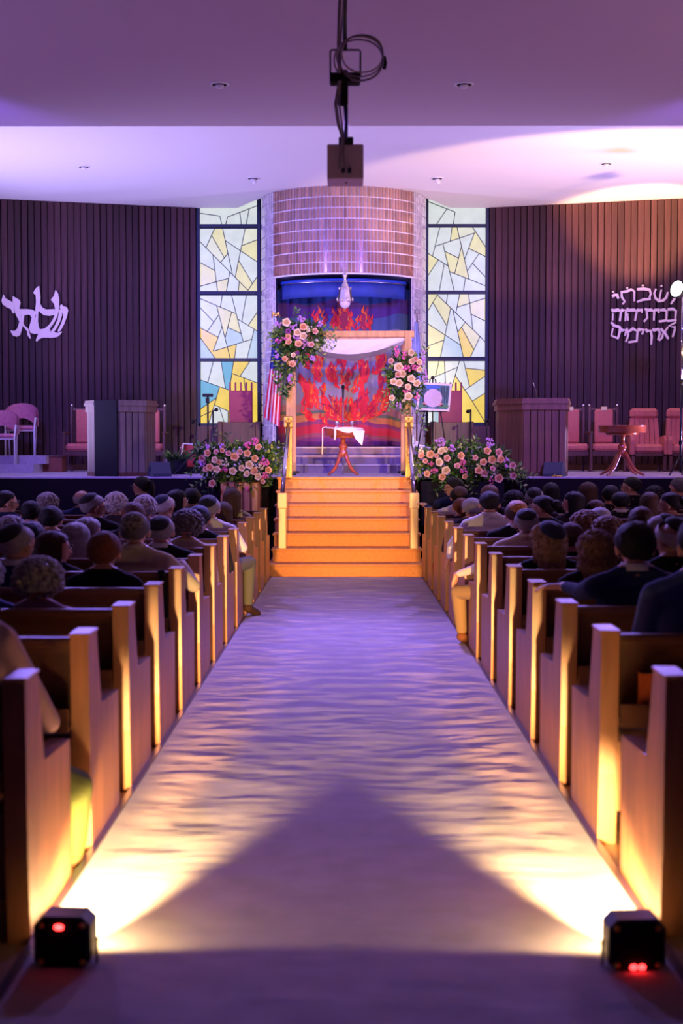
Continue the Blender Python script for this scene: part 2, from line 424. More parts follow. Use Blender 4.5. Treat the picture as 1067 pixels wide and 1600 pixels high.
RW = [
 ((655,310),(120,-420,930,360),[(120,42,490,185),(520,-60,240,360),(520,20,475,355),(600,-40,645,350),(850,-80,755,350)],[]),
 ((655,310),(120,400,930,1285),[(285,405,185,800),(455,405,430,600),(525,405,690,1110),(740,400,930,680),(220,665,755,485),(775,455,635,830),(690,695,930,810),(125,765,405,940),(330,635,485,1280),(365,740,540,825),(585,670,495,1030),(420,1015,930,1215),(265,855,125,1065),(345,920,280,1280),(830,765,670,1005),(745,905,930,1095),(640,1100,615,1280)],
  [(490,500,'p'),(650,470,'v'),(840,650,'p'),(160,900,'p'),(450,880,'p'),(590,950,'p')]),
 ((655,450),(120,80,930,960),[(255,100,930,755),(258,85,125,310),(395,85,375,220),(560,85,510,340),(530,265,925,140),(685,85,745,580),(725,365,930,460),(195,210,380,520),(435,290,295,955),(125,500,570,790),(470,320,610,955),(535,610,635,480),(590,550,755,850),(840,685,715,950),(125,805,340,725)],
  [(170,150,'p'),(310,230,'p'),(620,150,'p'),(820,300,'p'),(230,640,'p'),(220,850,'p'),(640,800,'y'),(730,680,'p'),(430,830,'l')]),
 ((655,555),(120,70,930,940),[(275,75,230,280),(350,75,390,935),(125,340,525,170),(560,75,300,955),(500,280,935,938),(615,75,700,440),(650,180,930,210),(930,290,630,485),(745,635,930,525)],
  [(180,180,'p'),(300,160,'p'),(780,280,'y'),(850,720,'y'),(515,400,'y'),(280,340,'l')])]
window('window_1', -2.49, -1.455, LW, 'stained glass window left of the tiled drum, beside the striped flag')
window('window_2', 1.42, 2.455, RW, 'stained glass window right of the tiled drum, behind the easel')
for s, (xa, xb) in ((-1,(-2.54,-1.36)),(1,(1.36,2.50))):
    struct(MB().box((xa,YW-.12,ZS),(xb,YW+.1,1.95)).build('wall_below_window_%d' % (1 if s < 0 else 2), M_dkwood), 'dark wood panel below the stained glass window')

# ---- tiled drum with the recess for the curtain
NX = 1.10; NZ = 4.312
drum = struct(obj('wall_back', None, None, (0,YC,ZS)), 'curved wall of narrow glazed tiles over the curtain recess')
g = MB(); TH = math.asin(NX/RC); rg = RC-.012; N = 68
def dcol(a0, a1, z0, z1, n):
    vs = []; fs = []
    for i in range(n+1):
        a = a0+(a1-a0)*i/n
        for z in (z0, z1): vs.append((rg*math.sin(a), -rg*math.cos(a), z-ZS))
    for i in range(n): fs.append((2*i, 2*i+2, 2*i+3, 2*i+1))
    g.add(vs, fs, 0, True)
dcol(-math.pi/2, math.pi/2, NZ, 6.25, 48); dcol(-math.pi/2, -TH, ZS, NZ, 12); dcol(TH, math.pi/2, ZS, NZ, 12)
for s in (-1, 1): g.box((min(s*rg, s*(rg-.1)), 0, 0),(max(s*rg, s*(rg-.1)), YW-YC+.1, 6.25-ZS))
g.build('grout_bed', M_grout, drum)
rowh = (ZC-NZ)/8; dth = math.pi/N; tw = RC*dth-.017; th_ = rowh-.018
tm = MB().box((-tw/2,-.006,-th_/2),(tw/2,.012,th_/2),0,.003).mesh('tile', M_tile)
st = MB()
def put_tile_stuff(c, ang, mi=0):
    R = Matrix.Rotation(ang,3,'Z'); vs = []
    for (x, y, z) in [(-tw/2,-.014,-th_/2),(tw/2,-.014,-th_/2),(tw/2,-.014,th_/2),(-tw/2,-.014,th_/2),(-tw/2,.01,-th_/2),(tw/2,.01,-th_/2),(tw/2,.01,th_/2),(-tw/2,.01,th_/2)]:
        vs.append(Vector(c)+R @ Vector((x,y,z)))
    st.add(vs, [(0,1,2,3),(1,5,6,2),(4,0,3,7),(3,2,6,7),(0,4,5,1)], mi)
for r in range(-18, 11):
    z = NZ+rowh*(r+.5)-ZS
    if z-th_/2 < 0: continue
    for c in range(N):
        a = -math.pi/2+dth*(c+.5)
        if r < 0 and abs(a) < TH+dth*.4: continue
        pos = (RC*math.sin(a), -RC*math.cos(a), z)
        if 0 <= r < 8 and abs(c-N/2+.5) < 18.6: obj('tile', tm, drum, pos, (0,0,a))
        else: put_tile_stuff(pos, a, 1 if abs(a) > TH+.02 else 0)
    for k in range(14):
        y = .03+k*(tw+.017)
        put_tile_stuff((-RC, y, z), -math.pi/2, 1); put_tile_stuff((RC, y, z), math.pi/2, 1)
ts = st.build('tile_field', [M_tilestuff, M_tilerefl], drum); ts['kind'] = 'stuff'
# pale bead under the tiles, recess lining
bead = MB(); bead.tube([((RC+.012)*math.sin(a), -(RC+.012)*math.cos(a), NZ-ZS-.008) for a in np.linspace(-TH, TH, 40)], .016, 6); bead.build('bead', M_whitep, drum)
rec = MB(); yb = 0.02
rec.box((-NX-.02,-.75,0),(-NX+.02,yb+.4,NZ-ZS)); rec.box((NX-.02,-.75,0),(NX+.02,yb+.4,NZ-ZS)); rec.box((-NX,.36,0),(NX,.42,NZ-ZS)); rec.box((-NX,-.7,NZ-ZS-.02),(NX,.4,NZ-ZS+.02))
rec.build('recess_lining', M_navyw, drum)
# blue valance of the recess
val = thing('curtain_valance', 'deep blue curved valance above the flame curtain', 'valance', (0,YC,3.9))
def arc_band(mb, R, z0, z1, a0, t=.03, n=40):
    vs = []; fs = []
    for i in range(n+1):
        a = -a0+2*a0*i/n
        for (r, z) in ((R,z0),(R,z1),(R-t,z1),(R-t,z0)): vs.append((r*math.sin(a), -r*math.cos(a), z))
    for i in range(n):
        for k in range(4): l = (k+1)%4; fs.append((i*4+k, (i+1)*4+k, (i+1)*4+l, i*4+l))
    fs += [(0,1,2,3),(n*4+3,n*4+2,n*4+1,n*4)]
    mb.add(vs, fs, 0, True)
m1 = MB(); arc_band(m1, 1.20, .06, .30, 1.0); m1.build('valance_band', M_navy, val)
m1 = MB(); arc_band(m1, 1.22, .30, .345, 1.0); m1.build('valance_rim', mat('navy_gloss',(.02,.06,.42),.3), val)
m1 = MB(); m1.tube([(1.225*math.sin(a), -1.225*math.cos(a), .292) for a in np.linspace(-.97,.97,30)], .007, 6); m1.build('valance_trim', M_silver, val)

# ---- platform, steps
struct(MB().box((-9.1,STAGE_Y,0),(9.1,25.1,ZS-.02)).box((-9.1,STAGE_Y-.02,ZS-.02),(9.1,25.1,ZS),1).build('platform', [mat('platform_face',(.010,.007,.010),.8,spec=.1), M_stagecarpet]), 'carpeted platform with a dark front')
fac = struct(MB().box((-9.0,STAGE_Y-.03,0),(9.0,STAGE_Y-.005,ZS-.04)).build('platform_front', mat('front_cloth',(.010,.007,.010),.9,spec=.08)), 'dark front of the platform')
for k in range(3):
    w = 3.0-.22*k
    o = struct(MB().box((-w,21.85+.3*k,ZS+.1333*k),(w,24.5,ZS+.1333*(k+1)-.025)).box((-w-.015,21.83+.3*k,ZS+.1333*(k+1)-.025),(w+.015,24.5,ZS+.1333*(k+1)),1).build('platform_step', [mat('step_riser_purple',(.20,.15,.24),.9,bump=.2,bscale=150), M_stagecarpet]), 'low carpeted step below the curtain')
sw = .925
stairs = struct(obj('stage_steps', None, None, (AX+.005,STAIR_Y,0)), 'flight of seven carpeted steps from the aisle to the platform')
for k in range(7):
    y0 = .30*k; ext = .06 if k == 0 else 0.0
    z0, z1 = RISE*k, RISE*(k+1)
    m = MB().box((-sw-ext,y0,z0),(sw+ext,STAGE_Y-STAIR_Y+(.02 if k < 6 else 0.0),z1-.03))
    m.box((-sw-ext-.02,y0-.025,z1-.035),(sw+ext+.02,min(y0+.33,STAGE_Y-STAIR_Y-.022) if k < 6 else STAGE_Y-STAIR_Y-.022,z1),0,.012)
    if k == 6: continue
    m.build('step', M_stepcarpet, stairs)
MB().box((-sw,STAGE_Y-STAIR_Y-.05,RISE*6),(sw,STAGE_Y-STAIR_Y-.03,ZS-.03)).box((-sw-.02,STAGE_Y-STAIR_Y-.075,ZS-.035),(sw+.02,STAGE_Y-STAIR_Y-.025,ZS+.002),0,.01).build('step', M_stepcarpet, stairs)
# ------------------------------------------------------------------ pews
NP = 13
def pewY(i, side): return (4.70+.983*i-(.10 if i == 0 else 0)) if side < 0 else (4.80+.995*i-(.13 if i == 0 else 0))
def pewX(i): return 1.075-.0375-(pewY(i,1)-5.7)*.0095-XE   # how far the row is set off from the prototype
ordn = ['nearest','second','third','fourth','fifth','sixth','seventh','eighth','ninth','tenth','eleventh','twelfth','front']
XE = 1.11; XW = 5.6
def make_pew(side):
    root = obj('pew', None); s = side
    X = lambda a, b: (min(s*a, s*b), max(s*a, s*b))
    # aisle end: tall back post and lower arm, one sawn panel
    prof = [(0.03,0),(0.0,.30),(-.02,.885),(.17,.885),(.27,.565),(.72,.545),(.72,0)]
    x0, x1 = X(XE, XE+.075)
    def end(xa, xb):
        return MB().prism(prof, (xa, xb), 0, lambda u, v, w: (w, u, v))
    end(x0, x1).build('end_panel', M_oak, root)
    a, b = X(XE+.012, XE+.063); 
    cap = MB().box((x0-.006,-.028,.885),(x1+.006,.178,.897),0,.004); cap.build('end_cap', M_oak, root)
    e0, e1 = X(XW, XW+.075); end(e0, e1).build('end_panel', M_oak, root)
    a, b = X(XE+.075, XW)
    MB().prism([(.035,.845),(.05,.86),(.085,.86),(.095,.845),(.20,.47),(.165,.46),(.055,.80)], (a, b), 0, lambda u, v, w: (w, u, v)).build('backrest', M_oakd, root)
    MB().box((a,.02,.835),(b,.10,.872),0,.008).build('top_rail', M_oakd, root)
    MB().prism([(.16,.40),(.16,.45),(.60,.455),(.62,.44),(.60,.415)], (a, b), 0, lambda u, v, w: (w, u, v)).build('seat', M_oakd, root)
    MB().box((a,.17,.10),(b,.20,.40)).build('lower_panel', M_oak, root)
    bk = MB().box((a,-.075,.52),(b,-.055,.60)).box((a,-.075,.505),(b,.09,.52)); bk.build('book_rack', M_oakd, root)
    return root
for side, sn in ((-1,'left'),(1,'right')):
    proto = make_pew(side)
    for i in range(NP):
        o = proto if i == 0 else copy_tree(proto)
        o.location = (AX+side*pewX(i), pewY(i, side), 0)
        txt = ('oak pew %s the camera on the %s of the aisle' % (ordn[i]+' to', sn)) if i == 0 else (('front oak pew by the platform on the %s of the aisle' % sn) if i == NP-1 else '%s oak pew from the camera on the %s of the aisle' % (ordn[i], sn))
        tag(o, txt, 'pew', 'oak pews along the aisle')

# ------------------------------------------------------------------ floor lamps in the aisle
def floor_lamp(name, loc, rz, label, disp, aim, pw):
    root = thing(name, label, 'stage light', loc, rz, 'battery uplights on the aisle floor')
    a = .090; c = .028; hh = .165; D = .10; lift = .014; m0 = hh/2
    octa = [(-a+c,0),(a-c,0),(a,c),(a,hh-c),(a-c,hh),(-a+c,hh),(-a,hh-c),(-a,c)]
    MB().prism([(u,v+lift) for u,v in octa], (0,D)).build('housing', mat('lamp_housing',(.018,.016,.022),.35), root)
    MB().prism([(u*.88,m0+lift+(v-m0)*.88) for u,v in octa], (-.008,.0)).build('back_panel', M_black, root)
    for sx in (-1,1):
        for yy in (.02,.08): MB().lathe([(.012,0),(.012,lift)],10,(sx*.055,yy,0)).build('rubber_foot', M_black, root)
        for zz in (.024,hh-.024):
            MB().sphere((sx*.066,-.010,zz+lift),(.010,.006,.010),10,6).build('corner_bolt', mat('bolt_yellow',(.55,.42,.08),.35,metal=.6), root)
    md = mat('red_display',(.3,.01,.01),.4,emit=(1.0,.02,.02),estr=20)
    z = disp[0]
    for xx in disp[1]:
        MB().tube([(xx+.008*math.cos(t),-.011,z+lift+.006*math.sin(t)) for t in np.linspace(0,2*math.pi,13)[:-1]],.0028,6,closed=True).build('display_digit', md, root)
    MB().prism([(u*.84,m0+lift+(v-m0)*.84) for u,v in octa], (D,D+.005)).build('lens', mat('lamp_lens',(.9,.8,.5),.2,emit=(1.0,.72,.25),estr=2), root)
    MB().tube([(-a-.008,.05,m0+lift),(-a-.008,.05,.02),(-a-.008,.05,.006),(a+.008,.05,.006),(a+.008,.05,.02),(a+.008,.05,m0+lift)],.005,6).build('bracket', M_blackm, root)
    p = Vector(loc)+Matrix.Rotation(rz,3,'Z') @ Vector((0,D+.03,m0+lift+.01))
    inw = -math.copysign(1, loc[0])
    spot(name+'_pin', p, (aim[0]*.5, 17.4, .62), pw[2], (1.0,.43,.14), 13, .8, .05)
    spot(name+'_beam', p, aim, pw[0], (1.0,.64,.24), 46, .8, .05)
    spot(name+'_spill', p, p+Vector((inw*math.sin(.50), math.cos(.50), -.02)), pw[1], (1.0,.64,.26), 120, .15, .04)
floor_lamp('floor_uplight', (-.848,4.38,0), math.radians(-2), 'black octagonal floor light with one red indicator, left of the aisle', (.135,(-.012,-.004)), (-.80,17.0,-1.4), (1500,18,4800))
floor_lamp('floor_uplight', (.947,4.36,0), math.radians(2), 'black octagonal floor light with two red digits, right of the aisle', (.018,(-.013,.013)), (.88,17.0,-1.4), (1500,18,4800))

# prayer book standing in the rack of a right pew
_b = P(1014,1120,5.75); bk = thing('prayer_book', 'orange red book standing in the rack of the second right pew', 'book', (_b.x,pewY(1,1)-.02,.522))
MB().box((-.036,-.024,0),(-.033,.024,.20)).box((.033,-.024,0),(.036,.024,.20)).box((-.036,-.027,0),(.036,-.023,.20)).build('cover', mat('book_cover',(.55,.10,.02),.5), bk)
MB().box((-.032,-.022,.004),(.032,.02,.194)).build('pages', mat('book_pages',(.7,.62,.55),.8), bk)

# ------------------------------------------------------------------ ceiling fixtures
def downlight(px, py, z, r, label, eye):
    c = G(px, py, z); root = thing('recessed_downlight', label, 'ceiling light', (c.x,c.y,z), 0, 'recessed ceiling lights')
    MB().lathe([(r*.72,-.004),(r*1.0,-.012),(r*1.35,-.008),(r*1.4,.001),(r*.72,.001)],24).build('trim_ring', M_whitep, root)
    MB().lathe([(r*.95,-.013),(r*1.0,-.0135),(.001,-.0138)],24).build('recess', M_black, root)
    MB().sphere((0,.03 if eye else 0,-.018),(r*.62,r*.62,r*.45),14,8).build('bulb', mat('bulb_glass',(.75,.7,.75),.3), root)
    if eye: MB().lathe([(r*.35,-.06),(r*.42,-.03),(r*.5,-.012)],14,(.02,.05,-.02)).build('lamp_eye', M_whitep, root)
downlight(343,131,ZN,.072,'ceiling light on the lower ceiling left of the hanging projector',False)
downlight(725,131,ZN,.072,'ceiling light on the lower ceiling right of the hanging projector',False)
downlight(131,260,ZC,.07,'ceiling light above the lettering at the far left of the platform',False)
downlight(947,255,ZC,.07,'ceiling light above the three line Hebrew lettering on the right',False)
downlight(395,278,ZC,.075,'swivel ceiling light above the left stained glass window',True)
downlight(683,278,ZC,.075,'swivel ceiling light above the right stained glass window',True)

# ------------------------------------------------------------------ hanging projector
YP = 8.6
def Q(px, py, dy=0): return P(px, py, YP+dy)
c0 = Q(540,180)
root = thing('hanging_projector', 'pale projector box hanging from the ceiling on a dark pole with a coil of cables', 'projector', (c0.x,YP,ZN))
L = lambda v: (v[0]-c0.x, v[1]-YP, v[2]-ZN)
x = lambda px, py: L(Q(px,py))
a = x(511,225); b = x(568,279)
MB().box((a[0],0,b[2]),(b[0],.27,a[2]),0,.006).build('projector_body', mat('projector_shell',(.52,.38,.60),.5), root)
MB().sphere((x(541,0)[0],.12,b[2]-.002),(.008,.008,.005),8,5).build('underside_screw', M_black, root)
for px in (536,546):
    MB().box((x(px-3,0)[0],-.03,x(0,271)[2]),(x(px+3,0)[0],.0,x(0,264)[2])).build('plug', mat('plug_blue',(.01,.012,.06),.5), root)
pole = MB(); px0 = x(539,0)[0]
pole.tube([(px0,0,0),(px0,0,x(0,80)[2])],.014,10); pole.build('pole', M_blackm, root)
yk = MB(); yk.tube([x(516,115),x(516,80),x(518,78),x(561,78),x(563,80),x(563,118)],.006,6); yk.build('yoke', M_blackm, root)
pl = MB(); q0 = x(515,116); q1 = x(563,131)
pl.box((q0[0],-.05,q1[2]),(q1[0],.06,q0[2]),0,.008); pl.build('mount_plate', M_black, root)
bd = MB(); q0 = x(527,110); q1 = x(544,165); bd.box((q0[0],-.03,q1[2]),(q1[0],.03,q0[2]),0,.01); bd.build('swivel_block', M_black, root)
tb = MB(); tb.tube([x(540,165),x(541,190),x(540,218)],[.014,.011,.013],8); tb.build('drop_tube', mat('blue_tube',(.02,.02,.16),.35,metal=.4), root)
fr = MB(); fr.box((x(529,0)[0],.0,x(0,228)[2]),(x(552,0)[0],.06,x(0,214)[2]),0,.004); fr.build('clamp', M_blackm, root)
def loop(cx, cy, rx, ry, dy, n=28): return [Vector(x(cx+rx*math.cos(t), cy+ry*math.sin(t)))+Vector((0,dy+.012*math.sin(3*t),0)) for t in np.linspace(0,2*math.pi,n+1)[:-1]]
Mcab = mat('grey_cable',(.16,.10,.20),.5); Mcab2 = mat('pale_cable',(.42,.34,.46),.5)
for k,(cx,cy,rx,ry,dy) in enumerate(((562,92,36,32,-.05),(564,95,34,36,-.07),(566,88,32,30,-.06),(560,97,38,33,-.04))):
    MB().tube(loop(cx,cy,rx,ry,dy),.0055,6,closed=True).build('cable_coil', Mcab if k % 2 else Mcab2, root)
MB().tube([x(600,88),x(602,99),x(600,108)],.011,6).build('cable_tie', M_black, root)
for dx, mm in ((-4,Mcab),(-1,Mcab2),(3,Mcab)):
    pts = [x(537+dx,-60),x(533+dx,20),x(530+dx*.6,70),x(531+dx*.4,130),x(527+dx,165),x(531+dx,195),x(536+dx*.3,220),x(534+dx*.8,245),x(536+(3 if dx>0 else -2)+dx,266)]
    MB().tube([Vector(p)+Vector((0,-.045,0)) for p in pts],.0055,6).build('cable', mm, root)

# ------------------------------------------------------------------ wall lettering
def wallY(px):
    if px < 533: A, B = (311,24.5),(0,23.6)
    else: A, B = (762,24.5),(1067,23.55)
    t = (px-A[0])/(B[0]-A[0]); return A[1]+t*(B[1]-A[1])-.075
def flat_letters(polys, org, sc, thick, name, root, base):
    for k, p in enumerate(polys):
        mb = MB(); pts = []
        for (u, v) in p:
            px, py = org[0]+u/sc, org[1]+v/sc; pts.append((px, py))
        A = sum(pts[i][0]*pts[(i+1)%len(pts)][1]-pts[(i+1)%len(pts)][0]*pts[i][1] for i in range(len(pts)))
        if A > 0: pts = pts[::-1]
        f = [P(px,py,wallY(px)-thick-.002*(k % 4))-base for px,py in pts]; n = len(f)
        bk = [v+Vector((0,thick,0)) for v in f]
        mb.add(f+bk, [tuple(range(n))]+[tuple(range(2*n-1,n-1,-1))]+[(i,i+n,(i+1)%n+n,(i+1)%n) for i in range(n)])
        mb.build(name, M_letter, root)
EM = [[(45,265),(75,320),(130,350),(175,375),(190,440),(200,525),(180,530),(150,470),(90,445),(35,405),(20,350)],
 [(175,290),(225,315),(270,345),(285,380),(270,440),(265,480),(290,550),(310,640),(340,700),(390,740),(430,880),(410,880),(375,820),(380,785),(320,710),(270,650),(215,540),(190,440),(175,370)],
 [(265,470),(380,470),(450,480),(500,510),(490,580),(470,650),(440,720),(400,740),(425,650),(440,590),(415,550),(370,545),(335,560),(330,600),(320,680),(300,760),(280,830),(230,855),(180,840),(150,790),(145,765),(200,775),(240,740),(270,640),(300,560),(265,520)],
 [(540,145),(550,220),(560,300),(555,400),(530,520),(525,640),(540,730),(560,760),(540,815),(470,815),(420,800),(400,740),(440,720),(470,650),(500,570),(490,480),(500,370),(495,280),(460,245),(490,190)],
 [(560,400),(590,450),(640,475),(760,470),(760,550),(680,565),(610,555),(560,520),(535,490)],
 [(770,205),(805,250),(820,330),(820,430),(815,500),(790,580),(750,660),(690,740),(700,775),(640,790),(540,770),(560,750),(620,740),(680,690),(730,620),(760,550),(765,470),(750,400),(705,340),(745,290)],
 [(820,470),(860,500),(860,560),(830,650),(790,730),(740,800),(700,790),(750,720),(800,620),(815,540)],
 [(850,400),(880,430),(930,445),(945,490),(930,570),(890,680),(840,770),(810,790),(800,770),(850,670),(880,570),(865,520),(835,470),(832,430)],
 [(540,770),(700,780),(800,800),(865,780),(840,820),(790,860),(700,870),(600,865),(540,890),(510,925),(495,910),(510,860),(535,810)]]
bp = P(55,490,wallY(55)); root = thing('wall_lettering', 'flowing cream Hebrew calligraphy on the left plank wall', 'lettering', bp)
flat_letters(EM, (0,430), 8.89, .03, 'letter_stroke', root, bp)
def stroke(pts, w):
    n = len(pts); l = []; r = []
    for i, p in enumerate(pts):
        a = pts[max(i-1,0)]; b = pts[min(i+1,n-1)]; d = math.hypot(b[0]-a[0], b[1]-a[1]) or 1
        nx, ny = -(b[1]-a[1])/d, (b[0]-a[0])/d
        ww = w*(.62+.38*abs(ny))*(.8 if i in (0,n-1) else 1.0)/2*1.12
        l.append((p[0]+nx*ww, p[1]+ny*ww)); r.append((p[0]-nx*ww, p[1]-ny*ww))
    return l+r[::-1]
HB = [([(140,282),(165,262),(205,258),(220,308)],40),([(250,222),(320,215),(390,188),(428,210),(428,345)],32),([(262,225),(266,290),(305,345),(275,378)],34),
 ([(465,185),(550,178),(630,190),(645,240),(625,310)],34),([(465,350),(550,318),(645,312)],30),([(715,178),(690,235),(705,300),(755,340),(810,330),(850,290),(870,220)],32),([(785,190),(768,260),(760,335)],26),
 ([(930,255),(988,258),(955,310),(910,378)],30),
 ([(868,448),(935,442),(975,465),(968,590)],36),([(865,602),(985,588)],32),([(765,458),(825,452),(855,475),(848,595)],36),([(752,606),(865,592)],32),([(690,458),(745,452),(750,495)],38),
 ([(568,440),(600,458),(650,455),(690,475),(685,595)],36),([(590,460),(600,560),(555,608)],34),([(468,440),(480,462),(530,455),(528,492)],38),([(335,430),(350,460),(425,455),(462,472),(438,600)],38),([(340,500),(348,595)],32),
 ([(262,440),(275,465),(322,458),(312,604)],38),([(132,440),(145,468),(215,455),(255,475),(238,604)],40),([(148,500),(145,592)],34),
 ([(978,615),(880,668),(962,680),(960,720),(932,812)],32),([(775,698),(830,760),(878,838)],38),([(872,680),(828,745)],30),([(805,760),(795,820),(755,858)],32),([(668,705),(690,722),(745,708),(765,760),(742,852)],38),
 ([(575,705),(600,735),(645,728),(658,800),(650,910)],40),([(480,695),(500,718),(550,712),(532,778)],38),([(328,690),(345,740),(350,790),(318,874)],32),([(345,745),(410,702),(472,735),(462,862)],38),([(352,880),(472,862)],32),
 ([(252,695),(270,725),(325,718),(308,795)],38),([(125,615),(160,660),(240,682),(240,740),(215,830)],38),([(222,832),(128,792),(150,690)],30)]
polys = [stroke(p, w) for p, w in HB]
for (u, v) in ((150,218),(335,168),(540,135),(785,140)): polys.append([(u+13*math.cos(t), v+13*math.sin(t)) for t in np.linspace(0,2*math.pi,11)[:-1]])
bp = P(1005,495,wallY(1005)); root = thing('wall_lettering', 'three lines of cream Hebrew letters on the right plank wall', 'lettering', bp)
flat_letters(polys, (940,430), 8.40, .03, 'letter_stroke', root, bp)

# ------------------------------------------------------------------ eternal lamp
c = P(539,455,21.6); root = thing('hanging_lamp', 'silver lantern hanging on a cord before the curtain', 'lamp', c)
k = 21.6/F
MB().tube([(0,0,ZC-c.z),(0,0,36*k)],.004,6).build('cord', M_blackm, root)
MB().lathe([(.002,33*k),(.012,33*k),(.02,27*k),(.045,24*k),(.03,21*k),(.028,13*k),(.05,11*k),(.05,9*k),(.06,6*k),(.075,5*k)],12).build('finial', M_silver, root)
MB().lathe([(.07,6*k),(.085,5*k),(.115,-14*k),(.118,-16*k),(.09,-17*k)],8,smooth=False).build('shade', M_silver, root)
for j in range(8):
    a = j*math.pi/4+.39; MB().sphere((.125*math.cos(a),.125*math.sin(a),-13*k),(.016,.016,.03),6,5).build('ornament', M_silver, root)
    MB().sphere((.095*math.cos(a),.095*math.sin(a),4*k),(.012,.012,.025),6,5).build('ornament', M_silver, root)
MB().sphere((0,0,-18*k),(.082,.082,.085),14,9).build('globe', mat('globe_glass',(.6,.5,.6),.1,spec=.8), root)
MB().sphere((0,0,-16*k),.02,8,6).build('flame', mat('lamp_flame',(1,.7,.2),.5,emit=(1,.65,.15),estr=3), root)
MB().sphere((0,0,-27*k),(.012,.012,.02),8,5).build('drop', M_silver, root)
# ------------------------------------------------------------------ flame curtain
YT = 23.42; TS = 5.335
def T(u, v): return P(440+u/TS, 470+v/TS, YT)
zt0 = ZP+.01; zt1 = 4.16
cur = thing('flame_curtain', 'curtain with red and orange flames over grey hills in the recess', 'curtain', (0,YT,zt0))
def curmat():
    m = bpy.data.materials.new('curtain_print'); m.use_nodes = True; nt = m.node_tree; b = nt.nodes['Principled BSDF']; b.inputs['Roughness'].default_value = .8
    tc = nt.nodes.new('ShaderNodeTexCoord'); sp = nt.nodes.new('ShaderNodeSeparateXYZ'); nt.links.new(tc.outputs['Object'], sp.inputs[0])
    n = nt.nodes.new('ShaderNodeTexNoise'); n.inputs['Scale'].default_value = 1.6; n.inputs['Detail'].default_value = 1
    mp = nt.nodes.new('ShaderNodeMapping'); mp.inputs['Scale'].default_value = (1,0,.35); nt.links.new(tc.outputs['Object'], mp.inputs[0]); nt.links.new(mp.outputs[0], n.inputs['Vector'])
    ma = nt.nodes.new('ShaderNodeMath'); ma.operation = 'MULTIPLY_ADD'; nt.links.new(n.outputs['Fac'], ma.inputs[0]); ma.inputs[1].default_value = .34; nt.links.new(sp.outputs[2], ma.inputs[2])
    mr = nt.nodes.new('ShaderNodeMapRange'); mr.inputs['From Min'].default_value = .17; mr.inputs['From Max'].default_value = 2.75; nt.links.new(ma.outputs[0], mr.inputs[0])
    r = nt.nodes.new('ShaderNodeValToRGB'); r.color_ramp.interpolation = 'CONSTANT'
    E = [(0,(.14,.02,.15)),(.045,(.22,.05,.10)),(.07,(.40,.015,.05)),(.12,(.20,.03,.12)),(.145,(.45,.17,.06)),(.185,(.10,.13,.09)),(.205,(.32,.14,.16)),(.25,(.24,.22,.30)),(.535,(.36,.28,.20)),(.565,(.20,.20,.29)),(.72,(.06,.09,.24)),(.82,(.08,.02,.18)),(.91,(.015,.05,.28))]
    while len(r.color_ramp.elements) < len(E): r.color_ramp.elements.new(.99)
    for e, (p, c) in zip(r.color_ramp.elements, E): e.position = p; e.color = (*c,1)
    nt.links.new(mr.outputs[0], r.inputs[0]); nt.links.new(r.outputs[0], b.inputs['Base Color'])
    return m
def fold(xx): return .018*math.sin(xx*17)+.009*math.sin(xx*41+1)
def cpt(u, v):
    xx = -1.12+2.24*u; return (xx, fold(xx), v*(zt1-zt0))
MB().grid(cpt, 120, 6).build('curtain_cloth', curmat(), cur)
Mred = mat('flame_red',(.66,.010,.025),.7); Mor = mat('flame_orange',(.74,.11,.010),.7); Mcr = mat('flame_crimson',(.28,.006,.05),.7); Mye = mat('flame_amber',(.80,.27,.035),.7)
rng = random.Random(11)
def tongue(mb, x0, y0, x1, y1, w, bend, mi, lay):
    n = 9; L = math.hypot(x1-x0, y1-y0) or 1; dx, dy = (x1-x0)/L, (y1-y0)/L; nx, ny = -dy, dx
    l = []; r = []
    for i in range(n+1):
        t = i/n; s = bend*math.sin(t*math.pi*1.45)*L*.5
        cx, cy = x0+dx*L*t+nx*s, y0+dy*L*t+ny*s
        ww = w*.5*((.45+.75*math.sin(min(1,t*1.6)*math.pi*.55)) if t < .6 else 1.15*(1-(t-.6)/.4)**.8+.02)
        l.append((cx+nx*ww, cy+ny*ww)); r.append((cx-nx*ww, cy-ny*ww))
    def W(p, off):
        q = T(*p); return (q.x, fold(q.x)-off, q.z-zt0)
    o = .006+.0025*lay
    vs = [W(p,o) for p in l]+[W(p,o) for p in r]; m = n+1
    fs = [(i, i+1, m+i+1, m+i) for i in range(n)]
    vs += [W(p,o-.002) for p in l]+[W(p,o-.002) for p in r]
    fs += [(i, 2*m+i, 2*m+i+1, i+1) for i in range(n)]+[(m+i, m+i+1, 3*m+i+1, 3*m+i) for i in range(n)]
    mb.add(vs, fs, mi)
FL = [((500,250),(500,5),105,2),((545,250),(548,30),45,0),((450,250),(440,40),45,0),((700,250),(695,45),62,2),((742,250),(748,110),40,0),((620,250),(650,140),45,0),((572,250),(575,170),30,1),((300,215),(300,60),46,0),((372,220),(365,100),40,2),((425,220),(440,140),40,0),
 ((230,570),(195,400),80,0),((320,680),(318,400),92,0),((495,735),(500,440),115,0),((640,720),(690,455),100,0),((780,615),(835,370),100,0),((555,755),(600,500),46,2),((425,680),(392,505),66,0),((690,640),(725,560),40,0),
 ((205,890),(185,600),100,0),((240,900),(255,640),60,0),((330,910),(328,680),95,0),((830,850),(845,600),110,0),((770,900),(880,700),60,0),((790,960),(900,760),60,0),
 ((510,1000),(320,800),85,0),((500,1000),(415,770),75,2),((500,1010),(470,800),60,0),((525,1010),(525,790),55,0),((560,1010),(600,800),66,0),((580,1000),(715,700),105,0),((600,960),(640,790),60,2),((640,990),(800,840),70,0),
 ((280,1000),(170,900),56,0),((375,1030),(320,950),36,0),((680,1020),(830,900),52,0),((590,770),(625,720),32,0),((520,1020),(430,900),50,2)]
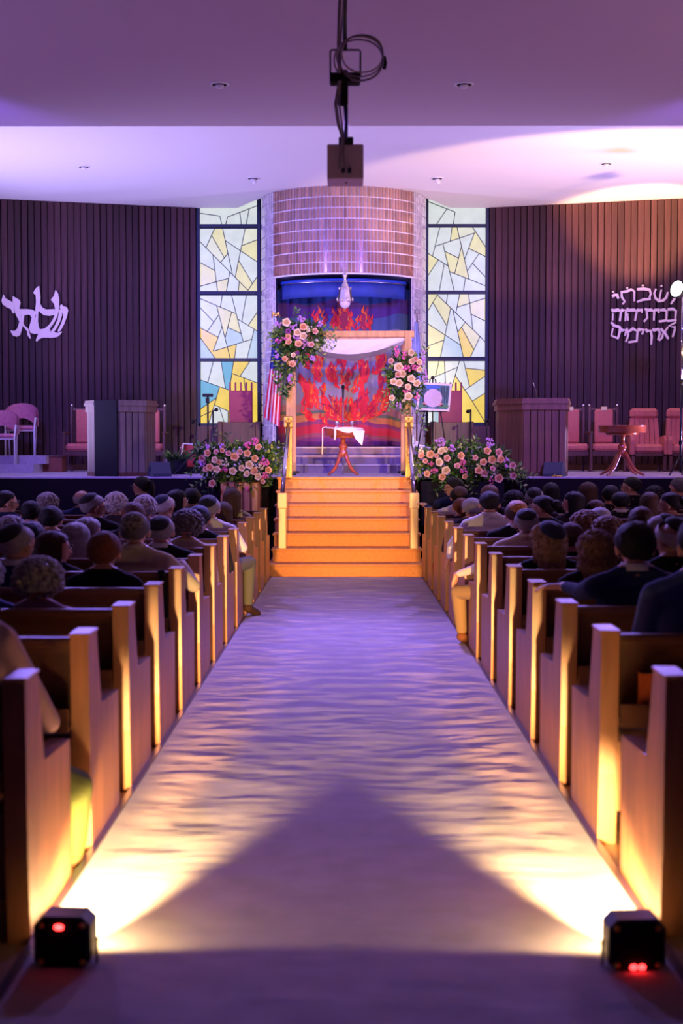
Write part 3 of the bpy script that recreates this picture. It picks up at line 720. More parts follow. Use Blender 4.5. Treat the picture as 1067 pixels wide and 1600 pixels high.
for k, (b, t, w, c) in enumerate(FL):
    mb = MB(); L = math.hypot(t[0]-b[0], t[1]-b[1]); lay = k % 5; dx, dy = (t[0]-b[0])/L, (t[1]-b[1])/L
    bd = rng.choice((-.22,.22))
    tongue(mb, b[0], b[1], t[0], t[1], w*.72, bd, c, lay)
    ns = max(3, int(L/38))
    for j in range(ns):
        f = (j+.35)/ns*.80; s = 1 if j % 2 else -1
        off = bd*math.sin(f*math.pi*1.45)*L*.5
        x0 = b[0]+dx*L*f-dy*off; y0 = b[1]+dy*L*f+dx*off
        ll = rng.uniform(44,82)*(1.1-.4*f); out = w*.36+rng.uniform(4,14)
        tongue(mb, x0, y0, x0+s*out+dx*ll*.5, y0-ll, max(17, w*.24), s*.5, rng.choice((c,0,0,1)), lay+1)
        if rng.random() < .6: tongue(mb, x0+s*4, y0-4, x0+s*out*.7+dx*ll*.3, y0-ll*.72, max(7, w*.09), s*.45, rng.choice((1,1,3,2)), lay+2)
    if L > 120: tongue(mb, b[0]+dx*L*.35, b[1]+dy*L*.35, t[0]+rng.uniform(-8,8), t[1]+L*.12, w*.16, -bd, rng.choice((1,2)), lay+2)
    mb.build('flame_motif', [Mred, Mor, Mcr, Mye], cur)

# ------------------------------------------------------------------ flowers
def rose_mesh(name, m):
    mb = MB()
    for l, (r, h, op) in enumerate(((1.0,.62,1.25),(.78,.72,1.1),(.55,.78,1.0),(.34,.80,.95))):
        n = 15; rows = 4; vs = []; fs = []; ph = l*.6
        for j in range(rows+1):
            t = j/rows
            for i in range(n):
                a = 2*math.pi*i/n; lob = 1+.11*math.cos(5*a+ph)*t
                rr = r*(.25+.75*math.sin(t*math.pi*.5))*lob*(op if j == rows else 1)
                vs.append((rr*math.cos(a), rr*math.sin(a), h*t**1.3-.1*(1-t)+(-.10 if j == rows and l < 2 else 0)+.04*math.cos(5*a+ph)*t))
        for j in range(rows):
            for i in range(n): k = (i+1) % n; fs.append((j*n+i, j*n+k, (j+1)*n+k, (j+1)*n+i))
        mb.add(vs, fs, 0, True)
    mb.sphere((0,0,.55),(.2,.2,.25),8,5)
    mb.lathe([(.0,-.35),(.2,-.25),(.35,-.05),(.25,.1)],8)
    return mb.mesh(name, m)
ROSE = [rose_mesh('rose', mat('rose_peach',(.86,.50,.27),.7,var=.15,vscale=30)), rose_mesh('rose', mat('rose_cream',(.90,.70,.44),.7,var=.12,vscale=30)), rose_mesh('rose', mat('rose_blush',(.80,.44,.36),.7,var=.12,vscale=30)), rose_mesh('rose', mat('rose_plum',(.35,.08,.32),.7))]
LEAF = [mat('leaf_dark',(.025,.08,.018),.55), mat('leaf_mid',(.11,.25,.035),.5), mat('leaf_pale',(.34,.42,.10),.5)]
BLOOM = [mat('bloom_pink',(.75,.14,.34),.7), mat('bloom_lilac',(.55,.25,.62),.7), mat('bloom_ivory',(.75,.66,.42),.7)]
def leaf(mb, p, d, ln, w, mi):
    d = d.normalized(); s = d.cross(Vector((rng.uniform(-1,1),rng.uniform(-1,1),rng.uniform(-1,1))))
    if s.length < .05: return
    s.normalize(); n = s.cross(d)
    vs = [p, p+d*ln*.45+s*w+n*w*.3, p+d*ln-n*ln*.12, p+d*ln*.45-s*w+n*w*.3, p+d*ln*.5]
    mb.add(vs, [(0,1,4),(1,2,4),(2,3,4),(3,0,4)], mi)
def arrangement(name, label, Y, blobs, roses, sprigs, blooms, nleaf, foot):
    c = P(*foot, Y); root = thing(name, label, 'flowers', c)
    k = Y/F
    mb = MB()
    for (px, py, rx, ry, rd) in blobs:
        q = P(px,py,Y)-c; n = int(nleaf*rx*ry/800)
        for i in range(n):
            while True:
                v = Vector((rng.uniform(-1,1),rng.uniform(-1,1),rng.uniform(-1,1)))
                if .25 < v.length < 1: break
            p = q+Vector((v.x*rx*k, v.y*rd, v.z*ry*k)); d = v*1.0+Vector((rng.uniform(-.7,.7),rng.uniform(-.9,.2),rng.uniform(-.5,.7)))
            leaf(mb, p, d, rng.uniform(.06,.11), rng.uniform(.014,.028), rng.choices((0,1,2),(6,3,1))[0])
    f = mb.build('foliage', LEAF, root); f['kind'] = 'stuff'
    for (px, py, dx, dy, n) in sprigs:
        mb = MB(); q = P(px,py,Y-.08)-c; e = P(px+dx,py+dy,Y-.14)-c
        mid = (q+e)/2+Vector((0,-.05,.03)); pts = [q,mid,e]
        mb.tube(pts, .004, 5, 0)
        for i in range(n):
            t = (i+1)/n; p = q*(1-t)**2+mid*2*t*(1-t)+e*t*t; s = 1 if i % 2 else -1
            ax = (e-q).normalized(); side = ax.cross(Vector((0,1,0)))*s
            leaf(mb, p, side+ax*.8+Vector((0,rng.uniform(-.4,.2),0)), .075, .017, rng.choice((0,1,1,2)))
        mb.build('leafy_sprig', LEAF, root)
    for (px, py, r, kind) in roses:
        q = P(px,py,Y-.0)-c; dep = -.24-rng.uniform(0,.06)
        o = obj('rose', ROSE[kind], root, q+Vector((0,dep,0)))
        o.scale = (r*k*.9,)*3
        o.rotation_euler = Vector((rng.uniform(-.5,.5),-1,rng.uniform(.0,.5))).to_track_quat('Z','Y').to_euler()
    for (px, py, rx, ry, kind) in blooms:
        mb = MB(); q = P(px,py,Y)-c+Vector((0,-.22,0))
        for i in range(int(12+rx*ry*.45)):
            v = Vector((rng.uniform(-1,1),rng.uniform(-1,1),rng.uniform(-1,1)))
            if v.length > 1: continue
            p = q+Vector((v.x*rx*k, v.y*.05, v.z*ry*k)); rr = rng.uniform(.011,.02)
            mb.sphere(p,(rr,rr*.7,rr),5,4)
        mb.build('blossom_spray', BLOOM[kind], root)['kind'] = 'stuff'
    return root
# platform edge, left of the steps (pixel list only gives real positions at the arrangement's own distance)
A1 = arrangement('flower_arrangement', 'wide low bank of peach and pink roses left of the steps', 19.0,
 [(372,722,52,30,.22),(340,720,34,26,.2),(408,722,26,28,.18),(380,752,40,18,.16),(430,715,14,20,.12),(318,712,18,16,.15)],
 [(328,708,5.2,0),(339,718,4.8,1),(331,730,5.4,0),(342,733,5,1),(325,733,4.4,0),(369,714,6,0),(389,708,5,0),(378,706,4.2,2),(392,726,6,1),(400,736,5.8,0),(406,744,5.2,1),(366,736,5.4,1),(388,740,4.6,1),(400,716,4.8,0),(421,734,4.8,0),(335,755,5.4,0),(406,699,4.6,0),(318,716,4.4,2),(360,708,4,2),(380,731,4.5,1),(345,722,3.8,0),(341,706,3.8,2),(412,752,3.6,2),(350,704,3.6,0)],
 [(330,700,-40,6,9),(330,745,-34,20,9),(360,700,-22,-24,7),(352,696,4,-18,5),(400,700,12,-12,5),(415,715,24,-22,9),(420,725,24,-8,8),(425,735,18,6,7),(380,700,-6,-12,5),(345,750,-26,22,8),(320,725,-28,18,8)],
 [(352,732,6,7,0),(390,695,7,7,0),(348,697,7,6,1),(416,722,8,6,0),(415,744,7,6,0),(318,723,7,8,1),(352,722,9,7,2),(408,728,8,7,2),(326,696,5,6,1),(389,763,3,4,0),(400,690,5,6,0)], 300, (372,750))
MB().box((-.23,-.10,-.62),(.30,.22,-.02),0,.01).build('planter', mat('planter_wood',(.26,.09,.04),.5,var=.3,vscale=4), A1)
for j in range(5): MB().box((-.22+.103*j,-.118,-.62),(-.145+.103*j,-.10,-.03),0,.006).build('planter_slat', M_pine, A1)
A2 = arrangement('flower_arrangement', 'wide low bank of peach and lilac roses right of the steps', 19.0,
 [(722,722,54,28,.22),(690,722,34,28,.2),(765,722,36,26,.2),(712,748,40,20,.16),(655,725,12,22,.12),(800,735,20,12,.12)],
 [(671,710,5.6,0),(683,722,6,1),(695,735,6,1),(665,740,4.6,0),(689,745,5,0),(696,716,4.8,2),(717,712,5.4,0),(688,705,5.4,1),(712,728,4.4,2),(745,735,5.4,0),(754,739,5,2),(766,718,5.6,0),(775,707,5.6,2),(758,705,5.4,0),(779,718,5.4,0),(752,722,5,0),(797,727,4.6,2),(799,743,4.8,2),(776,747,6,0),(657,712,4.6,2),(739,715,4,2),(766,732,4,2),(694,702,3.8,1),(663,720,3.6,2),(724,744,4,0),(680,712,3.4,2)],
 [(690,690,-20,14,7),(712,700,14,-14,7),(735,698,10,-14,6),(745,700,-26,-8,7),(770,700,22,10,8),(785,725,36,14,11),(790,735,44,10,12),(790,740,30,22,9),(660,730,-14,14,6),(700,745,-18,24,8),(730,748,10,22,8),(720,750,-8,26,8)],
 [(686,690,8,8,1),(762,692,7,9,1),(672,724,5,6,0),(720,722,6,6,0),(723,735,7,6,0),(788,722,7,7,1),(705,700,6,6,1),(676,735,6,5,0),(745,728,6,5,2),(765,750,4,6,0),(656,705,5,6,2)], 300, (722,750))
MB().box((-.55,-.10,-.62),(.55,.22,-.02),0,.01).build('planter', M_black, A2)

# ------------------------------------------------------------------ wedding canopy
YF, YB = 20.2, 21.5
xl = P(452.5,600,YF).x; xr = P(637,600,YF).x; zt = P(540,517,YF).z; bt = .095
can = thing('wedding_canopy', 'pine four post wedding canopy with white draped cloth on the platform', 'canopy', ((xl+xr)/2,(YF+YB)/2,ZS))
cx = (xl+xr)/2; cy = (YF+YB)/2; H = zt-ZS
for xx in (xl, xr):
    for yy in (YF, YB):
        MB().box((xx-cx-bt/2,yy-cy-bt/2,0.02),(xx-cx+bt/2,yy-cy+bt/2,H),0,.005).build('post', M_pine, can)
        MB().box((xx-cx-.09,yy-cy-.09,0),(xx-cx+.09,yy-cy+.09,.035),0,.006).build('post_foot', M_blackm, can)
for yy in (YF, YB): MB().box((xl-cx-.05,yy-cy-.03,H-.09),(xr-cx+.09,yy-cy+.03,H),0,.005).build('beam', M_pine, can)
for xx in (xl, xr): MB().box((xx-cx-.03,YF-cy,H-.085),(xx-cx+.03,YB-cy,H-.005),0,.005).build('side_beam', M_pine, can)
def drape(u, v):
    xx = xl-cx+.03+(xr-xl-.06)*u; yy = YF-cy+.06+(YB-YF-.12)*v
    s = 4*u*(1-u); sv = 4*v*(1-v)
    z = H-.11-.20*s*(1-.35*v)-.10*sv*s-.015*math.sin(u*22+v*4)*s
    return (xx, yy, z)
MB().grid(drape, 48, 20).build('canopy_cloth', M_white, can)
def valance(u, v):
    xx = xl-cx+.05+(xr-xl-.10)*u; s = 4*u*(1-u)
    top = H-.10-.02*s-.05*(u < .1); bot = H-.13-.20*s
    return (xx, YF-cy-.035-.02*math.sin(v*math.pi)-.006*math.sin(u*30+v*9), top+(bot-top)*v)
MB().grid(valance, 48, 8).build('front_swag', M_white, can)
# corner flowers
arrangement('flower_cluster', 'large rose and greenery cluster on the left corner of the canopy', YF-.1,
 [(466,528,36,26,.2),(450,530,24,24,.18),(484,520,22,20,.15),(447,560,18,22,.14),(443,595,9,26,.1),(470,550,22,16,.14)],
 [(448.5,506,5.8,1),(474.5,513,5.2,0),(466,522,5.4,1),(475.5,528,5.6,1),(452.5,537,4.6,0),(468,540,5.4,0),(492.5,520,4.4,2),(487,541,4.4,2),(451.5,520,3.6,3),(446,563,4.2,0),(457.5,571,5,0),(460,557,3.6,1),(466,553,2.6,3),(451,528,4,0),(437,536,2.6,3)],
 [(480,512,42,4,10),(485,522,42,8,10),(490,535,30,8,8),(485,545,22,12,7),(460,500,4,-16,6),(470,502,8,-12,5),(440,520,-20,4,6),(445,570,-4,48,12),(450,575,-10,44,12),(440,560,-12,30,8),(470,552,8,20,6),(455,570,6,34,8)],
 [(471,501,6,6,1),(436,509,7,5,1),(458,512,7,6,1),(484,515,6,7,2),(448,530,7,5,0),(464,528,8,6,1),(477,540,6,7,1),(435,557,5,8,1),(453,593,4,12,1),(489,561,5,5,1),(436,535,5,4,0),(500,508,7,5,1)], 330, (462,535))
arrangement('flower_cluster', 'tall cluster of cream roses on the right post of the canopy', YF-.1,
 [(633,590,22,42,.18),(625,585,20,30,.15),(645,590,16,34,.14),(630,625,18,14,.12)],
 [(642,553,4.8,1),(643,566,4.6,1),(622,576,6.4,1),(653,568,4.4,1),(654,579,4.2,1),(629,586,5.4,1),(641,594,5.6,1),(614,598,4.8,1),(622,600,5.2,1),(650,601,5.2,1),(636,606,4.6,1),(637,621,5.8,1),(611,623,4.2,1),(610,566,4.2,2),(621,587,4.2,2),(648,563,3.6,2)],
 [(620,565,-4,-22,7),(610,610,-14,10,6),(612,620,-8,22,7),(630,635,6,20,7),(650,630,12,40,10),(640,640,2,26,8),(615,590,-14,-6,6),(655,565,10,-20,7)],
 [(618,551,4,9,0),(630,556,6,7,0),(647,575,8,6,0),(634,577,8,6,0),(660,560,4,12,1),(663,590,4,12,1),(649,620,5,7,0),(634,611,6,4,0),(631,625,5,5,2),(622,635,4,7,1)], 300, (633,590))

# ------------------------------------------------------------------ tables
def pedestal_table(loc, R, h, label, mats, cloth=False):
    root = thing('pedestal_table', label, 'table', loc)
    MB().lathe([(R*.9,h-.10),(R*.98,h-.095),(R*.98,h-.015),(R,h-.012),(R,h),(.0,h)],36).build('table_top', mats, root)
    MB().lathe([(R*.66,h-.13),(R*.7,h-.10),(.02,h-.098)],28).build('under_ring', mats, root)
    MB().lathe([(.055,.26),(.05,.30),(.065,.335),(.04,.355),(.062,.39),(.066,.41),(.045,.44),(.032,.47),(.036,.54),(.05,h-.13),(.06,h-.12)],16).build('column', mats, root)
    for k in range(4):
        a = math.pi/4+k*math.pi/2; ca, sa = math.cos(a), math.sin(a)
        pts = [(.03,.33),(.07,.28),(.11,.20),(.17,.11),(.24,.055),(.32,.018)]
        MB().tube([(r*ca*R/.3,r*sa*R/.3,z) for r,z in pts],[.03,.03,.027,.024,.02,.014],8).build('leg', mats, root)
    return root
yt = 20.05; ct = P(536,742,yt); kt = yt/F
pedestal_table((ct.x,yt,ZS), .27, .66, 'small mahogany pedestal table under the canopy', M_redwood)
zt_ = ZS+.66
cl = thing('table_cloth', 'crumpled white cloth with hanging cords on the canopy table', 'cloth', (ct.x,yt,zt_))
def clothpt(u, v):
    a = 2*math.pi*u; r = .31*v*(1+.10*math.sin(3*a+.5))
    x_, y_ = r*math.cos(a), r*math.sin(a); R0 = .265
    z = .014+.010*math.sin(9*x_+4)*math.cos(11*y_)
    over = max(0, r-R0)
    if r > R0:
        x_, y_ = x_*(R0+.02)/r, y_*(R0+.02)/r
        dd = .012+.10*max(0,math.cos(a+.75))**3
        z = .010-over*dd/.06*1.1
    return (x_, y_, z)
MB().grid(clothpt, 60, 14).build('cloth_sheet', mat('ivory_cloth',(.88,.74,.70),.85,bump=.2,bscale=40), cl)
MB().prism([(.12,-.02),(.30,-.03),(.265,-.24),(.17,-.14)], (-.272,-.262)).build('hanging_corner', mat('ivory_cloth',(.88,.74,.70),.85), cl)
for (xx, l, w) in ((-.285,.36,.010),(-.11,.16,.016)):
    MB().tube([(xx*.8,-.2,.03),(xx,-.27,.005),(xx,-.28,-l*.5),(xx-.006,-.28,-l)],[w*.7,w,w,w*.9],6).build('cord', mat('ivory_cloth',(.88,.74,.70),.85), cl)
for px, lab in ((526.5,'silver kiddush cup left of the microphone on the canopy table'),(550,'silver kiddush cup right of the microphone on the canopy table')):
    q = P(px,664,yt+.10); r = thing('wine_cup', lab, 'cup', (q.x,yt+.06,zt_+.024), 0, 'silver cups')
    MB().lathe([(.030,0),(.028,.005),(.008,.012),(.007,.03),(.02,.04),(.032,.06),(.036,.085),(.033,.085),(.026,.055)],14).build('goblet', M_silver, r)
    MB().lathe([(.033,.078),(.0,.079)],14).build('wine', mat('wine',(.1,.0,.02),.1), r)
mic = thing('microphone_stand', 'upright microphone on a stand behind the canopy table', 'microphone', (P(536,740,20.6).x,20.6,ZS))
zm = P(537,605,20.6).z-ZS
MB().tube([(0,0,.15),(0,0,zm-.14)],.010,8).build('pole', M_chrome, mic)
MB().tube([(0,0,zm-.16),(0,-.02,zm-.03)],[.012,.018],8).build('microphone_body', M_blackm, mic)
MB().sphere((0,-.022,zm),(.026,.026,.034),10,7).build('microphone_head', M_black, mic)
MB().tube([(0,0,zm*.62),(.05,-.02,zm*.62+.01)],.008,6).build('clutch_knob', M_chrome, mic)
for k in range(3):
    a = .5+k*2*math.pi/3; MB().tube([(0,0,.20),(.26*math.cos(a),.26*math.sin(a),.012)],.008,6).build('leg', M_chrome, mic)
q = G(972,742,ZS+.02); pedestal_table((P(972,700,19.75).x,19.75,ZS), .335, .70, 'round mahogany pedestal table before the pink armchairs', M_redwood)

# ------------------------------------------------------------------ hand rails of the steps
for s, lab in ((-1,'left'),(1,'right')):
    xb = P(441.5 if s < 0 else 646.5, 800, 17.85).x; xt = P(451 if s < 0 else 638.5, 700, 19.05).x
    root = thing('stair_handrail', 'brass and wood handrail on the %s of the steps' % lab, 'handrail', (xb,17.8,.34), 0, 'handrails of the steps')
    z1 = P(441,770,17.75).z-.34
    MB().box((-.05,-.05,-.16),(.05,.05,z1),0,.012).box((-.062,-.06,z1-.20),(.062,.06,z1),0,.012).build('newel_post', mat('newel_wood',(.80,.55,.26),.35), root)
    dx = xt-xb; dy = 19.08-17.8; zt2 = P(451,650,19.08).z-.34
    MB().tube([(0,0,z1-.02),(dx,dy-.06,zt2-.10)],.028,12).build('rail', M_chrome, root)
    MB().box((dx-.045,dy-.03,ZS-.34-.01),(dx+.045,dy+.04,zt2-.12),0,.006).build('upper_post', M_gold, root)
    MB().box((dx-.062,dy-.06,zt2-.16),(dx+.062,dy+.05,zt2),0,.016).build('bracket', M_gold, root)
    for q in range(4):
        a = q*math.pi/2; MB().sphere((dx+.035*math.cos(a),dy-.068,zt2-.07+.03*math.sin(a)),(.018,.012,.018),8,5).build('scroll', M_gold, root)
# ------------------------------------------------------------------ lecterns
def lectern(name, label, pts, z1, bm, panel_face=None, skip=()):
    cx = sum(p[0] for p in pts)/len(pts); cy = sum(p[1] for p in pts)/len(pts)
    root = thing(name, label, 'lectern', (cx,cy,ZS)); H = z1-ZS
    q = [(x-cx,y-cy) for x,y in pts]
    up = lambda u, v, w: (u, v, w)
    MB().prism([(x*.97,y*.97) for x,y in q], (0.0,H-.14), 0, up).build('carcass', M_black, root)
    MB().prism([(x*1.01,y*1.01) for x,y in q], (0.0,.05), 0, up).build('plinth', M_dkwood, root)
    MB().prism([(x*1.05,y*1.05) for x,y in q], (H-.16,H-.075), 0, up).prism([(x*1.09,y*1.09) for x,y in q], (H-.075,H-.035), 0, up).prism([(x*1.06,y*1.06) for x,y in q], (H-.035,H), 0, up).build('cornice', bm, root)
    n = len(q)
    for i in range(n):
        a, b = Vector((*q[i],0)), Vector((*q[(i+1)%n],0)); d = b-a; L = d.length; nb = max(1, round(L/.095)); w = L/nb
        rz = math.atan2(d.y,d.x); nrm = Vector((d.y,-d.x,0)).normalized()
        if nrm.dot((a+b)/2) < 0: nrm = -nrm
        if nrm.y > .35: nb = 1; w = L
        sg = 1 if (Matrix.Rotation(rz,3,'Z') @ Vector((0,1,0))).dot(nrm) > 0 else -1
        me = MB().box((.005,min(0,sg*.02),.05),(w-.005,max(0,sg*.02),H-.15),0,.004).mesh('plank', bm)
        for k in range(nb):
            obj('plank', me, root, a+d*(k/nb)-nrm*.018, (0,0,rz))
        if i == panel_face:
            m = MB().box((.01,min(sg*.02,sg*.05),.0),(L-.01,max(sg*.02,sg*.05),H-.0),0,.004); m.build('black_panel', M_black, root, a+nrm*.015, (0,0,rz))
    return root
M_lect = mat('lectern_wood',(.13,.10,.085),.38,var=.3,vscale=4,rand=.15,stretch=(5,5,.5))
M_lect2 = mat('lectern_wood_brown',(.16,.065,.04),.42,var=.3,vscale=4,rand=.15,stretch=(5,5,.5))
cxl = P(190,700,20.0).x; r = .475
zl = P(190,625,19.55).z
lectern('octagonal_lectern', 'octagonal dark wood lectern with a black panel, left of the platform', [(cxl+r*math.cos(a)+.0,20.0+r*math.sin(a)) for a in [math.radians(-90+6+45*k) for k in range(8)]], zl, M_lect, panel_face=7)
lect2 = lectern('octagonal_lectern', 'brown wood lectern with a gooseneck microphone, right of the platform', [(P(777,700,20.55).x,20.75),(P(779,700,20.1).x,20.1),(P(817,700,19.6).x,19.6),(P(884,700,19.6).x,19.6),(P(887,700,20.1).x,20.1),(P(887,700,20.75).x,20.75)], P(830,622,19.6).z, M_lect2)
c = P(838,622,20.0)
m = thing('gooseneck_microphone', 'thin gooseneck microphone on the right lectern', 'microphone', (c.x,20.0,P(830,622,19.6).z))
k = 20.0/F
MB().lathe([(.03,0),(.03,.02),(.012,.03),(.012,.05)],10).build('base', M_blackm, m)
MB().tube([(0,0,.03),(0,-.01,10*k),(-.02,-.02,16*k),(-.055,-.03,26*k)],.006,6).build('gooseneck', M_chrome, m)
MB().tube([(-.055,-.03,26*k),(-.075,-.035,31*k)],.010,6).build('capsule', M_blackm, m)

# ------------------------------------------------------------------ chairs on the platform
def high_chair(px, Y, label, z0=ZS, tagpaper=False, s=1.0):
    c = P(px,700,Y); root = thing('high_back_chair', label, 'chair', (c.x,Y,z0), 0, 'pink high back chairs')
    for sx in (-1,1):
        MB().box((sx*.225-.022,.20,0),(sx*.225+.022,.25,1.05),0,.006).build('back_post', M_dkwood, root)
        MB().sphere((sx*.225,.225,1.07),.026,8,6).build('finial', M_silver, root)
        MB().box((sx*.27-.022,-.24,0),(sx*.27+.022,-.19,.62),0,.006).build('front_leg', M_dkwood, root)
        MB().box((sx*.27-.028,-.26,.60),(sx*.27+.028,.22,.64),0,.01).build('arm', M_dkwood, root)
    MB().box((-.24,.215,.98),(.24,.245,1.03),0,.006).build('top_rail', M_dkwood, root)
    MB().box((-.26,-.22,.25),(.26,.22,.33),0,.006).build('seat_frame', M_dkwood, root)
    MB().box((-.245,-.25,.33),(.245,.20,.45),0,.04).build('seat_cushion', M_pink, root)
    MB().box((-.15,.15,.46),(.15,.215,1.0),0,.02).build('back_cushion', M_pink, root)
    if tagpaper: MB().box((-.045,.13,.985),(.045,.20,1.045),0,.004).build('paper_tag', mat('paper',(.8,.68,.35),.7), root)
    return root
high_chair(130,23.0,'pink high back chair left of the left lectern')
high_chair(233,23.2,'pink high back chair half hidden right of the left lectern')
high_chair(893,23.05,'pink high back chair with a paper tag right of the right lectern',tagpaper=True)
high_chair(946,22.95,'pink high back chair with a paper tag behind the round table',tagpaper=True)
def armchair(px, Y, label):
    c = P(px,700,Y); root = thing('armchair', label, 'armchair', (c.x,Y,ZS), 0, 'pink armchairs')
    yz = lambda u, v, w: (u, v, w)
    # tapered padded back
    for i in range(6):
        w0, w1 = .255, .215; x0 = -1+i/3; x1 = -1+(i+1)/3
        vs = []
        for (z, w, y) in ((.42,w0,.14),(.86,.225,.20)):
            for (xx, yy) in ((x0*w+.004,y-.035),(x1*w-.004,y-.035),(x1*w-.004,y+.04),(x0*w+.004,y+.04)): vs.append((xx,yy,z))
        MB().add(vs,[(3,2,1,0),(4,5,6,7),(0,1,5,4),(1,2,6,5),(2,3,7,6),(3,0,4,7)]).build('back_channel', M_pink, root)
    MB().box((-.225,.12,.85),(.225,.26,1.02),0,.045).build('headrest', M_pink, root)
    MB().box((-.235,-.26,.30),(.235,.16,.44),0,.04).build('seat_cushion', M_pink, root)
    for s in (-1,1):
        MB().prism([(-.27,.28),(-.29,.50),(-.26,.57),(-.18,.58),(.16,.54),(.20,.28)], (min(s*.235,s*.30),max(s*.235,s*.30)), 0, lambda u,v,w: (w,u,v)).build('arm_panel', M_pink, root)
        for y in (-.24,.17): MB().box((s*.25-.025,y-.02,0),(s*.25+.025,y+.02,.29)).build('leg', M_dkwood, root)
    MB().box((-.26,-.26,.25),(.26,.2,.30)).build('seat_rail', M_dkwood, root)
armchair(1009,22.85,'pink channelled armchair left of the light stand')
armchair(1067,22.75,'pink channelled armchair behind the light stand at the right edge')
def throne(px, label):
    Y = 23.75; c = P(px,690,Y); root = thing('throne_chair', label, 'chair', (c.x,Y,ZP), 0, 'crimson throne chairs')
    b0 = P(px,660,Y).z-ZP; b1 = P(px,610,Y).z-ZP; f1 = P(px,597,Y).z-ZP
    MB().box((-.195,.05,.20),(.195,.13,b1),0,.012).build('back_panel', M_crimson, root)
    for i in range(5):
        xx = -.18+.09*i; MB().box((xx-.014,.07,b1-.02),(xx+.014,.11,f1),0,.004).build('spindle', M_crimson, root)
    MB().box((-.28,-.36,.02),(.28,.10,b0),0,.012).build('seat_box', M_dkwood, root)
    for s in (-1,1): MB().box((s*.31-.04,-.40,0),(s*.31+.04,.12,b0+.01),0,.012).build('arm_panel', M_dkwood, root)
throne(376,'crimson throne chair before the left stained glass window')
throne(704,'crimson throne chair behind the easel before the right window')
def tub_chair(px, base, Y, label, cut):
    c = P(px,700,Y); root = thing('tub_chair', label, 'chair', (c.x,Y,base), cut, 'rose tub chairs')
    vs = []; n = 22
    mb = MB()
    def bp_(u, v):
        a = math.radians(-15+210*u); hh = .40+.36*max(0,math.sin(math.radians(180*u)))**.55
        z = .46+(hh)*v if True else 0
        low = .46+.14*max(0,math.sin(math.pi*u))**3
        zt = .52+.32*max(0,math.sin(math.pi*u))**.6
        return (.235*math.cos(a), .20*math.sin(a)+.02+.03*v, low+(zt-low)*v)
    MB().grid(bp_, 26, 6).grid(lambda u, v: tuple(Vector(bp_(1-u,v))*1.0+Vector((0,0,0)) + Vector(((Vector(bp_(1-u,v)).x)*.16, (Vector(bp_(1-u,v)).y)*.16, 0))), 26, 6).build('tub_back', M_pinkch, root)
    MB().box((-.22,-.22,.40),(.22,.18,.475),0,.03).build('seat_cushion', M_pinkch, root)
    for s in (-1,1):
        MB().tube([(s*.225,-.19,0),(s*.225,-.19,.42),(s*.235,-.10,.60)],.014,8).build('front_leg', M_whitep, root)
        MB().tube([(s*.20,.20,0),(s*.215,.16,.42),(s*.24,.08,.60)],.014,8).build('rear_leg', M_whitep, root)
    MB().tube([(-.225,-.19,.39),(.225,-.19,.39)],.010,6).build('seat_rail', M_whitep, root)
# low riser at the far left with its chairs
xr0 = P(66,730,22.0).x
struct(MB().box((-8.9,21.85,ZS),(xr0-.1,23.2,ZS+.13)).box((-8.9,22.25,ZS+.13),(xr0,23.2,ZS+.26)).build('platform_riser', M_stagecarpet), 'two low carpeted risers at the far left of the platform')
tub_chair(33,ZS+.26,22.72,'rose tub chair with white legs, the farther one at the left edge',.12)
tub_chair(2,ZS+.13,22.02,'rose tub chair with white legs, cut by the left edge of the picture',.1)
bx = P(88,725,22.9); o = thing('wooden_box', 'low reddish wooden box beside the left risers', 'box', (bx.x,22.7,ZS))
MB().box((-.17,-.2,0),(.17,.2,.235),0,.004).build('box_body', mat('box_wood',(.22,.06,.03),.5,var=.2), o)
MB().box((-.18,-.21,.235),(.18,.21,.26),0,.004).build('lid', M_dkwood, o)

# ------------------------------------------------------------------ wedge monitors
def wedge(px, Y, rz, label):
    c = P(px,740,Y); root = thing('wedge_speaker', label, 'speaker', (c.x,Y,ZS), rz, 'stage monitor wedges')
    prof = [(-.14,0),(.14,0),(.14,.06),(.03,.20),(-.05,.20),(-.14,.04)]
    MB().prism(prof, (-.13,.13), 0, lambda u,v,w: (w,u,v)).build('cabinet', mat('speaker_shell',(.025,.03,.06),.45), root)
    vs = [(-.115,.145,.07),(.115,.145,.07),(.115,.045,.195),(-.115,.045,.195)]
    MB().add(vs,[(0,1,2,3)]).add([(a,b+.006,c_) for a,b,c_ in vs],[(0,1,2,3)]).build('grille', M_black, root)
    MB().tube([(-.132,-.02,.08),(-.150,-.02,.11),(-.132,-.02,.14)],.008,6).build('handle', M_blackm, root)
wedge(249,19.5,math.radians(25),'black wedge speaker beside the left lectern at the platform edge')
wedge(866,19.5,math.radians(-20),'black wedge speaker at the foot of the right lectern')
cb = P(862,742,19.3)
MB().tube([(0,0,.012),(.03,-.03,.012),(.02,-.06,.03),(.06,-.07,.012),(.12,-.04,.012)],.008,6).build('yellow_cable', mat('cable_yellow',(.75,.5,.03),.5), None, (cb.x,19.27,ZS))
tag(bpy.data.objects['yellow_cable'], 'short yellow cable on the floor before the right wedge speaker', 'cable')

